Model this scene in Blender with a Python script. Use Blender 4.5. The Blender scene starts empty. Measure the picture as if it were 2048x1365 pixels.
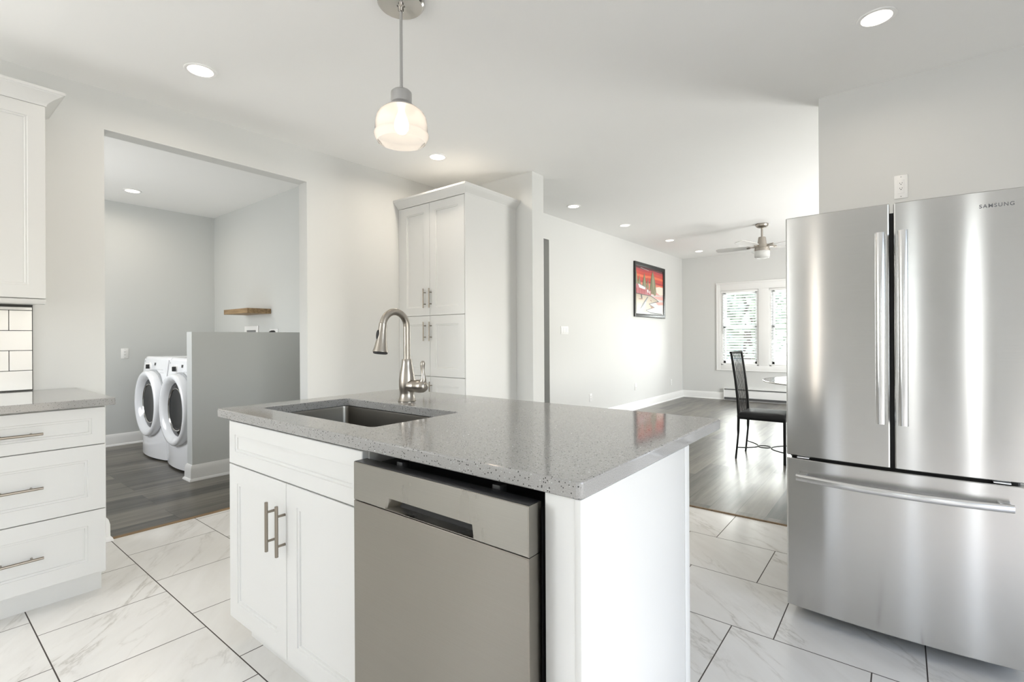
import bpy, bmesh, math, random
from mathutils import Vector, Matrix
random.seed(7)
C = bpy.context.scene.collection
PI = math.pi
SC = bpy.context.scene

# ------------------------------------------------------------------ camera
F_PX, CY_PX, YAW, ROLL, CAM_H = 984.48, 676.58, 0.66919, -0.00521, 1.22
def _rot():
    c, s = math.cos(YAW), math.sin(YAW)
    Ry = Matrix(((c, 0, s), (0, 1, 0), (-s, 0, c)))
    c, s = math.cos(ROLL), math.sin(ROLL)
    return Matrix(((c, -s, 0), (s, c, 0), (0, 0, 1))) @ Ry
_RT = _rot().transposed()
def _w(v):
    d = _RT @ Vector(v)
    return Vector((d.x, d.z, -d.y))
cam_d = bpy.data.cameras.new('camera')
cam = bpy.data.objects.new('camera', cam_d); C.objects.link(cam)
rx, uy, bz = _w((1, 0, 0)), -_w((0, 1, 0)), -_w((0, 0, 1))
cam.matrix_world = Matrix(((rx.x, uy.x, bz.x, 0), (rx.y, uy.y, bz.y, 0), (rx.z, uy.z, bz.z, CAM_H), (0, 0, 0, 1)))
cam_d.sensor_width = 36.0
cam_d.lens = 36.0 * F_PX / 2048.0
cam_d.shift_y = -(682.5 - CY_PX) / 2048.0
cam_d.clip_start = 0.02
SC.camera = cam
SC.view_settings.view_transform = 'Standard'
SC.view_settings.look = 'None'
SC.view_settings.gamma = 1.0
SC.view_settings.use_curve_mapping = False
SC.view_settings.exposure = 0.19
SC.cycles.max_bounces = 14
SC.cycles.diffuse_bounces = 9
SC.cycles.glossy_bounces = 6
SC.cycles.transmission_bounces = 10
SC.cycles.sample_clamp_indirect = 6.0
SC.cycles.use_denoising = True
SC.cycles.caustics_reflective = False
SC.cycles.caustics_refractive = False

# ------------------------------------------------------------------ sky and daylight
world = bpy.data.worlds.new('sky'); SC.world = world
world.use_nodes = True
wn = world.node_tree.nodes; wl = world.node_tree.links
sky = wn.new('ShaderNodeTexSky'); sky.sky_type = 'NISHITA'
sky.sun_disc = False; sky.sun_elevation = math.radians(48); sky.sun_rotation = math.radians(60)
sky.air_density = 1.0; sky.dust_density = 2.0
hz = wn.new('ShaderNodeMix'); hz.data_type = 'RGBA'; hz.inputs[0].default_value = .7; hz.inputs[7].default_value = (.55, .55, .54, 1)
wl.new(sky.outputs[0], hz.inputs[6]); wl.new(hz.outputs[2], wn['Background'].inputs[0])
wn['Background'].inputs[1].default_value = 2.4

def area(name, loc, target, sx, sy, watts, col=(1, 1, 1), spread=180, shape='RECTANGLE'):
    d = bpy.data.lights.new(name, 'AREA'); d.shape = shape; d.size = sx
    if shape in ('RECTANGLE', 'ELLIPSE'): d.size_y = sy
    d.energy = watts; d.color = col; d.spread = math.radians(spread)
    o = bpy.data.objects.new(name, d); C.objects.link(o); o.location = loc
    o.rotation_euler = (Vector(target) - Vector(loc)).to_track_quat('-Z', 'Y').to_euler()
    return o
DAY = (1.0, 0.987, 0.96)
# daylight at the dining window and patio door, plus unseen lamps added elsewhere
area('daylight_kitchen_side_door', (1.72, .70, 1.15), (-1.0, .70, 2.6), 2.0, 2.0, 9, DAY)  # added fill from the unseen right side, tilted up towards the ceiling
area('added_streak_strip_right', (1.42, -2.32, 1.20), (1.42, 0, 1.20), .15, 2.1, 4.5, DAY)  # narrow strip added out of view for a bright streak on the fridge
area('daylight_back_door_pane', (.30, -2.32, 1.20), (.30, 0, 1.20), .10, 2.1, 2.0, DAY)  # second added strip, unseen, mirrored in the fridge steel near the door seam
area('warm_light_from_hall_doorway', (-1.74, -2.32, 1.15), (-1.74, 0, 1.15), .10, 2.1, 2.6, (1.0, .80, .62))  # added warm strip out of view; gives the fridge its warm streak
area('added_fill_behind_camera', (-3.05, -2.32, 1.65), (-3.0, 0, 2.9), 1.0, 1.1, 42, DAY)  # added fill behind the camera, aimed upward to brighten fronts and ceiling
area('daylight_dining_patio_door', (1.92, 7.0, 1.15), (0, 7.0, 2.2), 2.0, 2.0, 180, DAY)
area('daylight_dining_window', (-2.0, 10.35, 1.4), (-2.0, 0, 1.2), 1.5, 1.45, 150, DAY)
area('added_laundry_fill', (-5.6, -0.02, 1.5), (-5.6, 3, 1.8), 0.8, 1.0, 24, DAY)  # fill lamp added out of view to lift the laundry walls

# ------------------------------------------------------------------ helpers
class MB:
    def __init__(s): s.v = []; s.f = []; s.m = []; s.round = False; s.flat = False
    def add(s, vs, fs, mi=0):
        n = len(s.v); s.v += [tuple(v) for v in vs]
        s.f += [tuple(i + n for i in f) for f in fs]; s.m += [mi] * len(fs)
        return s
    def box(s, x0, y0, z0, x1, y1, z1, bev=0.0, mi=0, seg=2):
        x0, x1 = sorted((x0, x1)); y0, y1 = sorted((y0, y1)); z0, z1 = sorted((z0, z1)); s.flat = True
        bm = bmesh.new()
        bmesh.ops.create_cube(bm, size=1.0)
        for v in bm.verts:
            v.co = Vector((x0 + (v.co.x + .5) * (x1 - x0), y0 + (v.co.y + .5) * (y1 - y0), z0 + (v.co.z + .5) * (z1 - z0)))
        b = min(bev, .45 * min(x1 - x0, y1 - y0, z1 - z0))
        if b > 0: bmesh.ops.bevel(bm, geom=bm.edges[:], offset=b, segments=seg, affect='EDGES', profile=.5)
        bm.verts.ensure_lookup_table()
        s.add([v.co[:] for v in bm.verts], [[v.index for v in f.verts] for f in bm.faces], mi)
        bm.free(); return s
    def loft(s, rings, closed=False, cap=True, mi=0):
        n = len(rings[0]); vs = [p for r in rings for p in r]; fs = []
        k = len(rings)
        for i in range(k if closed else k - 1):
            a, b = i * n, ((i + 1) % k) * n
            for j in range(n):
                j2 = (j + 1) % n; fs.append((a + j, a + j2, b + j2, b + j))
        if cap and not closed:
            fs.append(tuple(range(n))[::-1]); fs.append(tuple(range((k - 1) * n, k * n)))
        return s.add(vs, fs, mi)
    def lathe(s, cx, cy, prof, n=32, mi=0, cap=True, closed=False):
        return s.loft([[(cx + r * math.cos(2 * PI * j / n), cy + r * math.sin(2 * PI * j / n), z) for j in range(n)] for r, z in prof], closed, cap, mi)
    def lathe_ax(s, o, ax, prof, n=32, mi=0, cap=True):
        s.round = True; o = Vector(o); ax = Vector(ax).normalized(); u = ax.orthogonal().normalized(); w = ax.cross(u)
        return s.loft([[tuple(o + ax * t + (u * math.cos(2 * PI * j / n) + w * math.sin(2 * PI * j / n)) * r) for j in range(n)] for r, t in prof], False, cap, mi)
    def tube(s, pts, r, n=12, mi=0, cap=True, flat=1.0, up=None):
        s.round = True; pts = [Vector(p) for p in pts]; rings = []
        rr = r if isinstance(r, (list, tuple)) else [r] * len(pts)
        u = None
        for i, p in enumerate(pts):
            t = (pts[min(i + 1, len(pts) - 1)] - pts[max(i - 1, 0)]).normalized()
            if u is None: u = (Vector(up) if up else t.orthogonal())
            u = (u - t * u.dot(t)).normalized(); w = t.cross(u)
            rings.append([tuple(p + u * math.cos(2 * PI * j / n) * rr[i] + w * math.sin(2 * PI * j / n) * rr[i] * flat) for j in range(n)])
        return s.loft(rings, False, cap, mi)
    def poly(s, pts, d, mi=0):                       # extrude a planar polygon by vector d
        n = len(pts); d = Vector(d)
        vs = [tuple(p) for p in pts] + [tuple(Vector(p) + d) for p in pts]
        fs = [tuple(range(n)), tuple(range(n, 2 * n))[::-1]] + [(i, (i + 1) % n, n + (i + 1) % n, n + i) for i in range(n)]
        return s.add(vs, fs, mi)
    def build(s, name, mat, parent=None, smooth=None, recalc=True):
        if smooth is None: smooth = 46 if s.round and not s.flat else 24
        me = bpy.data.meshes.new(name)
        root = parent
        while root is not None and root.parent is not None: root = root.parent
        off = Vector(root.location) if root is not None else Vector((0, 0, 0))
        me.from_pydata([tuple(Vector(v) - off) for v in s.v], [], s.f)
        for m in (mat if isinstance(mat, (list, tuple)) else [mat]): me.materials.append(m)
        for p, mi in zip(me.polygons, s.m): p.material_index = mi
        if recalc:
            bm = bmesh.new(); bm.from_mesh(me); bmesh.ops.recalc_face_normals(bm, faces=bm.faces); bm.to_mesh(me); bm.free()
        if smooth:
            me.shade_smooth(); me.set_sharp_from_angle(angle=math.radians(smooth))
        me.update()
        o = bpy.data.objects.new(name, me); C.objects.link(o)
        if parent is not None: o.parent = parent
        return o

def rrect(x0, y0, x1, y1, r, z, seg=5):              # rounded rectangle ring in the XY plane
    pts = []
    for cx, cy, a0 in ((x1 - r, y1 - r, 0), (x0 + r, y1 - r, 90), (x0 + r, y0 + r, 180), (x1 - r, y0 + r, 270)):
        for k in range(seg + 1):
            a = math.radians(a0 + 90 * k / seg); pts.append((cx + r * math.cos(a), cy + r * math.sin(a), z))
    return pts
def thing(name, label, cat, loc=(0, 0, 0), group=None):
    o = bpy.data.objects.new(name, None); C.objects.link(o); o.location = loc
    o.empty_display_size = .1
    o['label'] = label; o['category'] = cat
    if group: o['group'] = group
    return o
def struct(name, mb, mat, smooth=0, parent=None, recalc=True):
    o = mb.build(name, mat, parent, smooth, recalc)
    if parent is None: o['kind'] = 'structure'
    return o
def dup(root, loc, rotz=0, label=None, group=None):
    def cp(o, par):
        c = o.copy(); C.objects.link(c)
        if par is not None: c.parent = par
        for ch in list(o.children): cp(ch, c)
        return c
    r = cp(root, None); r.location = loc; r.rotation_euler = (0, 0, rotz)
    if label: r['label'] = label
    if group: r['group'] = group
    return r

# ------------------------------------------------------------------ materials
def mat(name, col, rough=.5, metal=0.0, spec=.5, **kw):
    m = bpy.data.materials.new(name); m.use_nodes = True
    b = m.node_tree.nodes['Principled BSDF']
    b.inputs['Base Color'].default_value = (*col, 1); b.inputs['Roughness'].default_value = rough
    b.inputs['Metallic'].default_value = metal; b.inputs['Specular IOR Level'].default_value = spec
    for k, v in kw.items(): b.inputs[k.replace('_', ' ')].default_value = v
    return m
def N(m, t, **kw):
    n = m.node_tree.nodes.new(t)
    for k, v in kw.items(): setattr(n, k, v)
    return n
def L(m, a, b): m.node_tree.links.new(a, b)
def bsdf(m): return m.node_tree.nodes['Principled BSDF']
def coords(m, scale=(1, 1, 1), loc=(0, 0, 0), rot=(0, 0, 0)):
    tc = N(m, 'ShaderNodeTexCoord'); mp = N(m, 'ShaderNodeMapping')
    mp.inputs['Scale'].default_value = scale; mp.inputs['Location'].default_value = loc; mp.inputs['Rotation'].default_value = rot
    L(m, tc.outputs['Object'], mp.inputs['Vector']); return mp.outputs['Vector']
def noise(m, vec, scale, detail=4, rough=.5, dist=0, dim='3D'):
    n = N(m, 'ShaderNodeTexNoise'); n.noise_dimensions = dim
    n.inputs['Scale'].default_value = scale; n.inputs['Detail'].default_value = detail
    n.inputs['Roughness'].default_value = rough; n.inputs['Distortion'].default_value = dist
    L(m, vec, n.inputs['Vector']); return n
def ramp(m, fac, stops):
    r = N(m, 'ShaderNodeValToRGB'); e = r.color_ramp.elements
    while len(e) < len(stops): e.new(.5)
    for q, (p, c) in zip(e, stops):
        q.position = p; q.color = (*c, 1) if len(c) == 3 else c
    L(m, fac, r.inputs['Fac']); return r.outputs['Color']
def mixc(m, fac, a, b, mode='MIX'):
    n = N(m, 'ShaderNodeMix'); n.data_type = 'RGBA'; n.blend_type = mode
    if isinstance(fac, float): n.inputs[0].default_value = fac
    else: L(m, fac, n.inputs[0])
    for i, x in ((6, a), (7, b)):
        if isinstance(x, tuple): n.inputs[i].default_value = (*x, 1)
        else: L(m, x, n.inputs[i])
    return n.outputs[2]
def math_(m, op, a, b=None, c=None):
    n = N(m, 'ShaderNodeMath', operation=op)
    for i, x in enumerate((a, b, c)):
        if x is None: continue
        if isinstance(x, (int, float)): n.inputs[i].default_value = x
        else: L(m, x, n.inputs[i])
    return n.outputs[0]
def bump(m, h, strength=.2, dist=.002):
    b = N(m, 'ShaderNodeBump'); b.inputs['Strength'].default_value = strength; b.inputs['Distance'].default_value = dist
    L(m, h, b.inputs['Height']); L(m, b.outputs[0], bsdf(m).inputs['Normal'])

def paint(name, col, rough=.55, b=.06):
    m = mat(name, col, rough)
    v = coords(m); n = noise(m, v, 260, 3); n2 = noise(m, v, 1.3, 2)
    L(m, mixc(m, n2.outputs[0], tuple(c * .985 for c in col), tuple(min(1, c * 1.01) for c in col)), bsdf(m).inputs['Base Color'])
    bump(m, n.outputs[0], b, .0015); return m
M = {}
M['wall'] = paint('wall_paint', (.68, .685, .672))
M['wall_dimmed'] = paint('wall_paint_dimmed', (.63, .645, .635))  # wall paint darkened: the laundry's lower light is put into the colour
M['ceil'] = paint('ceiling_paint', (.89, .89, .88), .7, .04)
M['trim'] = mat('trim_paint', (.86, .86, .85), .3)
M['cab'] = mat('cabinet_paint', (.70, .70, .685), .38)
M['cabin'] = mat('cabinet_inside', (.30, .29, .27), .6)
M['white'] = mat('white_plastic', (.86, .86, .85), .3)
M['enamel'] = mat('white_enamel', (.84, .85, .87), .16, Coat_Weight=.3)
M['gap'] = mat('dark_gap', (.012, .012, .012), .5)
M['blackp'] = mat('black_plastic', (.014, .014, .015), .3)
M['rubber'] = mat('dark_rubber', (.05, .05, .05), .7)
M['iron'] = mat('black_iron', (.007, .007, .007), .45, 0, .25)
M['seat'] = mat('black_leatherette', (.010, .010, .011), .6, 0, .3)
M['nickel'] = mat('brushed_nickel', (.42, .385, .34), .30, 1.0)
M['pull'] = mat('nickel_pull', (.30, .265, .22), .28, 1.0)
M['chrome'] = mat('polished_metal', (.62, .60, .57), .12, 1.0)
M['satin'] = mat('satin_silver', (.50, .50, .50), .35, .9)
M['grey'] = mat('dark_grey_plastic', (.09, .09, .09), .5)
M['lgrey'] = mat('light_grey_print', (.36, .37, .38), .4)
M['slot'] = mat('socket_slot', (.03, .03, .03), .6)

def steel(name, col, rough, aniso=.75, rot=0.0, dirty=.06):
    m = mat(name, col, rough, 1.0)
    b = bsdf(m); b.inputs['Anisotropic'].default_value = aniso; b.inputs['Anisotropic Rotation'].default_value = rot
    t = N(m, 'ShaderNodeTangent'); t.direction_type = 'RADIAL'; t.axis = 'Z'
    L(m, t.outputs[0], b.inputs['Tangent'])
    v = coords(m, (1.5, 1.5, 260)); n = noise(m, v, 3, 3, .6)
    v2 = coords(m, (3, 3, .8)); n2 = noise(m, v2, 2.2, 4, .6)
    r = math_(m, 'MULTIPLY_ADD', n2.outputs[0], dirty * 2, rough - dirty)
    L(m, r, b.inputs['Roughness'])
    L(m, mixc(m, n.outputs[0], tuple(c * .94 for c in col), tuple(min(1, c * 1.05) for c in col)), b.inputs['Base Color'])
    return m
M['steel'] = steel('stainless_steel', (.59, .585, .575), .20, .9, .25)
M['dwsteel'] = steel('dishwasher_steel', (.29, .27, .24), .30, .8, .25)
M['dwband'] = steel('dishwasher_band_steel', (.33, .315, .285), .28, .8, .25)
M['sink'] = steel('sink_steel', (.24, .225, .20), .30, .4)
M['barsteel'] = mat('handle_steel', (.70, .70, .70), .22, 1.0)

# quartz worktop: grey with dark and pale specks
def quartz():
    m = mat('speckled_grey_quartz', (.3, .3, .3), .075)
    v = coords(m)
    vo = N(m, 'ShaderNodeTexVoronoi'); vo.inputs['Scale'].default_value = 210; L(m, v, vo.inputs['Vector'])
    sep = N(m, 'ShaderNodeSeparateColor'); L(m, vo.outputs['Color'], sep.inputs[0])
    near = math_(m, 'LESS_THAN', vo.outputs['Distance'], .36)
    dark = math_(m, 'MULTIPLY', math_(m, 'GREATER_THAN', sep.outputs[0], .80), near)
    lite = math_(m, 'MULTIPLY', math_(m, 'LESS_THAN', sep.outputs[0], .10), near)
    n = noise(m, v, 420, 2); 
    base = ramp(m, n.outputs[0], [(.3, (.29, .285, .275)), (.7, (.385, .378, .367))])
    c = mixc(m, dark, base, (.055, .052, .05)); c = mixc(m, lite, c, (.46, .46, .46))
    spark = math_(m, 'MULTIPLY', math_(m, 'GREATER_THAN', sep.outputs[1], .9985), near)
    c = mixc(m, spark, c, (.95, .95, .95))
    L(m, c, bsdf(m).inputs['Base Color']); return m
M['quartz'] = quartz()

def marble_tiles():
    m = mat('marble_look_floor_tiles', (.8, .8, .8), .22)
    tc = N(m, 'ShaderNodeTexCoord'); mp = N(m, 'ShaderNodeMapping'); mp.vector_type = 'POINT'
    mp.inputs['Location'].default_value = (.567, -.373, 0)
    L(m, tc.outputs['Object'], mp.inputs['Vector'])
    br = N(m, 'ShaderNodeTexBrick'); br.offset = .67; br.offset_frequency = 2; br.squash = 1.0
    L(m, mp.outputs[0], br.inputs['Vector'])
    br.inputs['Scale'].default_value = 1.0; br.inputs['Brick Width'].default_value = .478; br.inputs['Row Height'].default_value = .4575
    br.inputs['Mortar Size'].default_value = .0024; br.inputs['Mortar Smooth'].default_value = .15; br.inputs['Bias'].default_value = 0
    br.inputs['Color1'].default_value = (0, 0, 0, 1); br.inputs['Color2'].default_value = (1, 1, 1, 1); br.inputs['Mortar'].default_value = (.5, .5, .5, 1)
    tint = N(m, 'ShaderNodeSeparateColor'); L(m, br.outputs['Color'], tint.inputs[0])
    # every tile is cut from another place of the stone
    off = N(m, 'ShaderNodeCombineXYZ'); L(m, math_(m, 'MULTIPLY', tint.outputs[0], 31.0), off.inputs[2])
    va = N(m, 'ShaderNodeVectorMath', operation='ADD'); L(m, tc.outputs['Object'], va.inputs[0]); L(m, off.outputs[0], va.inputs[1])
    mpr = N(m, 'ShaderNodeMapping'); mpr.inputs['Rotation'].default_value = (0, 0, math.radians(-140))
    L(m, va.outputs[0], mpr.inputs['Vector'])
    mp2 = N(m, 'ShaderNodeMapping'); mp2.inputs['Scale'].default_value = (.8, 3.0, 1)
    L(m, mpr.outputs[0], mp2.inputs['Vector'])
    n = noise(m, mp2.outputs[0], 1.5, 7, .60, .35)
    v1 = math_(m, 'ABSOLUTE', math_(m, 'SUBTRACT', n.outputs[0], .5))
    vein = ramp(m, v1, [(0.0, (.70, .685, .665)), (.004, (.79, .78, .76)), (.014, (.93, .92, .91)), (.035, (1, 1, 1))])
    nm = noise(m, mp2.outputs[0], 1.2, 3, .5)
    mask = ramp(m, nm.outputs[0], [(.46, (0, 0, 0)), (.66, (1, 1, 1))])
    cloud = noise(m, mp2.outputs[0], 2.6, 5, .6, .4)
    base = ramp(m, cloud.outputs[0], [(.30, (.735, .72, .69)), (.62, (.80, .79, .765))])
    veined = mixc(m, 1.0, base, vein, 'MULTIPLY')
    c = mixc(m, mask, base, veined)
    c = mixc(m, br.outputs['Fac'], c, (.055, .045, .038))
    L(m, c, bsdf(m).inputs['Base Color'])
    L(m, math_(m, 'MULTIPLY_ADD', br.outputs['Fac'], .5, .2), bsdf(m).inputs['Roughness'])
    bump(m, math_(m, 'SUBTRACT', 1.0, br.outputs['Fac']), .5, .0015)
    return m
M['tile'] = marble_tiles()

def planks(name, dark, light, rough):
    m = mat(name, dark, rough)
    tc = N(m, 'ShaderNodeTexCoord'); sp = N(m, 'ShaderNodeSeparateXYZ'); L(m, tc.outputs['Object'], sp.inputs[0])
    cb = N(m, 'ShaderNodeCombineXYZ'); L(m, sp.outputs[1], cb.inputs[0]); L(m, sp.outputs[0], cb.inputs[1])
    br = N(m, 'ShaderNodeTexBrick'); br.offset = .37; br.offset_frequency = 3
    L(m, cb.outputs[0], br.inputs['Vector'])
    for k, v in (('Scale', 1.0), ('Brick Width', 1.22), ('Row Height', .18), ('Mortar Size', .0011), ('Mortar Smooth', .1), ('Bias', 0)): br.inputs[k].default_value = v
    br.inputs['Color1'].default_value = (0, 0, 0, 1); br.inputs['Color2'].default_value = (1, 1, 1, 1); br.inputs['Mortar'].default_value = (.5, .5, .5, 1)
    t = N(m, 'ShaderNodeSeparateColor'); L(m, br.outputs['Color'], t.inputs[0])
    off = N(m, 'ShaderNodeCombineXYZ'); L(m, math_(m, 'MULTIPLY', t.outputs[0], 17.0), off.inputs[2])
    va = N(m, 'ShaderNodeVectorMath', operation='ADD'); L(m, tc.outputs['Object'], va.inputs[0]); L(m, off.outputs[0], va.inputs[1])
    mp = N(m, 'ShaderNodeMapping'); mp.inputs['Scale'].default_value = (14, .9, 1); L(m, va.outputs[0], mp.inputs['Vector'])
    n = noise(m, mp.outputs[0], 2.0, 6, .62, .3)
    mp2 = N(m, 'ShaderNodeMapping'); mp2.inputs['Scale'].default_value = (5, .5, 1); L(m, va.outputs[0], mp2.inputs['Vector'])
    n2 = noise(m, mp2.outputs[0], 1.6, 3, .5)
    f = math_(m, 'ADD', math_(m, 'MULTIPLY', n.outputs[0], .55), math_(m, 'ADD', math_(m, 'MULTIPLY', n2.outputs[0], .45), math_(m, 'MULTIPLY_ADD', t.outputs[0], .20, -.10)))
    c = ramp(m, f, [(.34, dark), (.5, tuple((a + b) / 2 * .9 for a, b in zip(dark, light))), (.68, light)])
    c = mixc(m, br.outputs['Fac'], c, tuple(x * .35 for x in dark))
    L(m, c, bsdf(m).inputs['Base Color'])
    bump(m, n.outputs[0], .12, .001); return m
M['vinyl'] = planks('grey_brown_vinyl_planks', (.045, .042, .037), (.20, .182, .150), .32)

def wood(name, a, b, axis=0):
    m = mat(name, a, .5); sc = [30, 30, 30]; sc[axis] = 2.5
    v = coords(m, tuple(sc)); n = noise(m, v, 1.2, 5, .6, .5)
    L(m, ramp(m, n.outputs[0], [(.35, a), (.65, b)]), bsdf(m).inputs['Base Color']); return m
M['oak'] = wood('oiled_oak', (.20, .125, .055), (.40, .27, .14))
M['strip'] = wood('bronze_threshold', (.16, .10, .05), (.24, .16, .085), 1)

def emis(name, col, s):
    m = bpy.data.materials.new(name); m.use_nodes = True; m.node_tree.nodes.clear()
    e = m.node_tree.nodes.new('ShaderNodeEmission'); o = m.node_tree.nodes.new('ShaderNodeOutputMaterial')
    e.inputs[0].default_value = (*col, 1); e.inputs[1].default_value = s
    m.node_tree.links.new(e.outputs[0], o.inputs[0]); return m
M['lamp'] = emis('downlight_lens', (1.0, .88, .74), 6.0)
M['filament'] = emis('glowing_bulb', (1.0, .80, .62), 9.0)
def glassm(name, col, rough, ior=1.45):
    m = mat(name, col, rough, 0.0); bsdf(m).inputs['Transmission Weight'].default_value = 1.0; bsdf(m).inputs['IOR'].default_value = ior; return m
def thin(name, tint, gloss_rough, fac, transp=1.0, extra=None):   # thin pane: see-through plus a mirror-like share
    m = bpy.data.materials.new(name); m.use_nodes = True; nt = m.node_tree; nt.nodes.clear()
    o = nt.nodes.new('ShaderNodeOutputMaterial'); t = nt.nodes.new('ShaderNodeBsdfTransparent'); g = nt.nodes.new('ShaderNodeBsdfGlossy')
    fr = nt.nodes.new('ShaderNodeLayerWeight'); fr.inputs[0].default_value = fac
    mx = nt.nodes.new('ShaderNodeMixShader'); t.inputs[0].default_value = (*tint, 1); g.inputs['Roughness'].default_value = gloss_rough
    nt.links.new(fr.outputs['Fresnel'], mx.inputs[0]); nt.links.new(t.outputs[0], mx.inputs[1]); nt.links.new(g.outputs[0], mx.inputs[2])
    nt.links.new(mx.outputs[0], o.inputs[0]); return m
M['pane'] = thin('window_glass', (.96, .98, .97), .02, .25)
M['ttop'] = thin('table_glass', (.80, .85, .84), .03, .45)
def frosted(name, col, w):
    m = bpy.data.materials.new(name); m.use_nodes = True; nt = m.node_tree; nt.nodes.clear()
    o = nt.nodes.new('ShaderNodeOutputMaterial'); t = nt.nodes.new('ShaderNodeBsdfTransparent'); d = nt.nodes.new('ShaderNodeBsdfTranslucent')
    df = nt.nodes.new('ShaderNodeBsdfDiffuse'); g = nt.nodes.new('ShaderNodeBsdfGlossy'); g.inputs['Roughness'].default_value = .1
    a = nt.nodes.new('ShaderNodeMixShader'); b = nt.nodes.new('ShaderNodeMixShader'); c = nt.nodes.new('ShaderNodeMixShader')
    for q in (d, df): q.inputs[0].default_value = (*col, 1)
    a.inputs[0].default_value = .5; nt.links.new(d.outputs[0], a.inputs[1]); nt.links.new(df.outputs[0], a.inputs[2])
    b.inputs[0].default_value = w; nt.links.new(t.outputs[0], b.inputs[1]); nt.links.new(a.outputs[0], b.inputs[2])
    fr = nt.nodes.new('ShaderNodeLayerWeight'); fr.inputs[0].default_value = .08
    nt.links.new(fr.outputs['Fresnel'], c.inputs[0]); nt.links.new(b.outputs[0], c.inputs[1]); nt.links.new(g.outputs[0], c.inputs[2])
    nt.links.new(c.outputs[0], o.inputs[0]); return m
M['shade'] = frosted('ribbed_clear_glass', (.97, .95, .92), .72)
M['opal'] = frosted('opal_glass', (.92, .92, .90), .95)
M['slat'] = frosted('white_blind_slat', (.90, .91, .92), 1.0)
M['dglass'] = mat('dark_door_glass', (.008, .008, .010), .06, 0, .25)

# ------------------------------------------------------------------ the rooms
XW = -3.793                                           # kitchen face of the left wall
def ceil_z(y): 
    s = [(-3, 2.73), (.5, 2.735), (1.5, 2.77), (2.9, 2.785), (5.0, 2.79), (10.3, 2.823)]
    for (a, za), (b, zb) in zip(s, s[1:]):
        if y <= b: return za + (zb - za) * (y - a) / (b - a)
    return 2.823
XR = 1.75; YB = -2.35; YFAR = 10.07; YR0, YR1 = 3.745, 3.93
mb = MB().box(XW - .13, YB - .15, -.12, XR + .15, 3.58, 0).box(-.422, 3.58, -.12, XR + .15, 3.86, 0)
struct('floor', mb, M['tile'])
mb = MB().box(-7.3, -.3, -.12, XW - .002, 2.80, .004)
struct('floor_laundry', mb, M['vinyl'])
mb = MB().box(-5.2, 3.58, -.12, -.4225, 3.86, .004).box(-5.2, 3.86, -.12, 2.1, YFAR + .15, .004)
struct('floor_dining', mb, M['vinyl'])
# brass-brown threshold strips
mb = MB().loft([[(x, y, z) for y, z in ((.81, 0), (2.11, 0), (2.11, zz), (.81, zz))] for x, zz in ((XW + .004, .003), (XW - .004, .009), (XW - .020, .009), (XW - .028, .005))])
struct('trim_1', mb, M['strip'])
mb = MB().loft([[(-2.72, y, 0), (-.422, y, 0), (-.422, y, zz), (-2.72, y, zz)] for y, zz in ((3.568, .003), (3.574, .008), (3.584, .008), (3.590, .005))])
struct('trim_2', mb, M['strip'])
# ceilings
ys = [YB - .15, .5, 1.5, 2.9, 5.0, YFAR + .15]
mb = MB()
for a, b in zip(ys, ys[1:]):
    x0, x1 = XW - .13, 2.1
    za, zb = ceil_z(a), ceil_z(b)
    mb.add([(x0, a, za), (x1, a, za), (x1, b, zb), (x0, b, zb), (x0, a, za + .12), (x1, a, za + .12), (x1, b, zb + .12), (x0, b, zb + .12)],
           [(0, 1, 2, 3), (7, 6, 5, 4), (0, 4, 5, 1), (1, 5, 6, 2), (2, 6, 7, 3), (3, 7, 4, 0)])
struct('ceiling', mb, M['ceil'], recalc=False)
struct('ceiling_laundry', MB().box(-7.3, -.3, 2.82, XW - .13, 2.80, 2.94), M['ceil'])
struct('ceiling_hall', MB().box(-5.3, 3.80, 2.55, -3.67, 5.6, 2.67), M['ceil'])
# left wall with the wide opening to the laundry
OY0, OY1, OZ = .812, 2.111, 2.502
mb = MB()
T = .122
mb.box(XW - T, YB, 0, XW, OY0, 2.95)
mb.box(XW - T, OY1, 0, XW, YR0 + .01, 2.95)
mb.box(XW - T, OY0, OZ, XW, OY1, 2.95)
struct('wall_left', mb, M['wall'])
# return wall behind the pantry and the wall behind the fridge
struct('wall_return', MB().box(XW - T, YR0, 0, -2.712, YR1, 2.95), M['wall'])
struct('wall_fridge', MB().box(-.422, 3.80, 0, XR + .1, 3.95, 2.95), M['wall'])
# dining walls
XD = -3.518
mb = MB().box(XD - .15, YR1, 0, XD, 4.30, 2.95).box(XD - .15, 5.219, 0, XD, YFAR + .1, 2.95).box(XD - .15, 4.30, 2.471, XD, 5.219, 2.95)
struct('wall_dining_left', mb, M['wall'])
struct('wall_hall', MB().box(-5.3, 3.80, 0, -5.15, 5.6, 2.67).box(-5.3, 5.45, 0, XD - .15, 5.6, 2.67).box(-5.3, 3.80, 0, XW - T, 3.93, 2.67), M['wall_dimmed'])
W1 = (-2.766, -2.089); W2 = (-1.912, -1.235); WZ = (.677, 2.117)
mb = MB().box(XD - .1, YFAR, 0, W1[0], YFAR + .15, 2.95).box(W1[0], YFAR, 0, W2[1], YFAR + .15, WZ[0]).box(W1[0], YFAR, WZ[1], W2[1], YFAR + .15, 2.95)
mb.box(W1[1], YFAR, WZ[0], W2[0], YFAR + .15, WZ[1]).box(W2[1], YFAR, 0, 2.1, YFAR + .15, 2.95)
struct('wall_far', mb, M['wall'])
mb = MB().box(1.98, 3.9, 0, 2.1, 5.95, 2.95).box(1.98, 8.05, 0, 2.1, YFAR + .1, 2.95).box(1.98, 5.95, 2.17, 2.1, 8.05, 2.95)
struct('wall_dining_right', mb, M['wall'])
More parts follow.
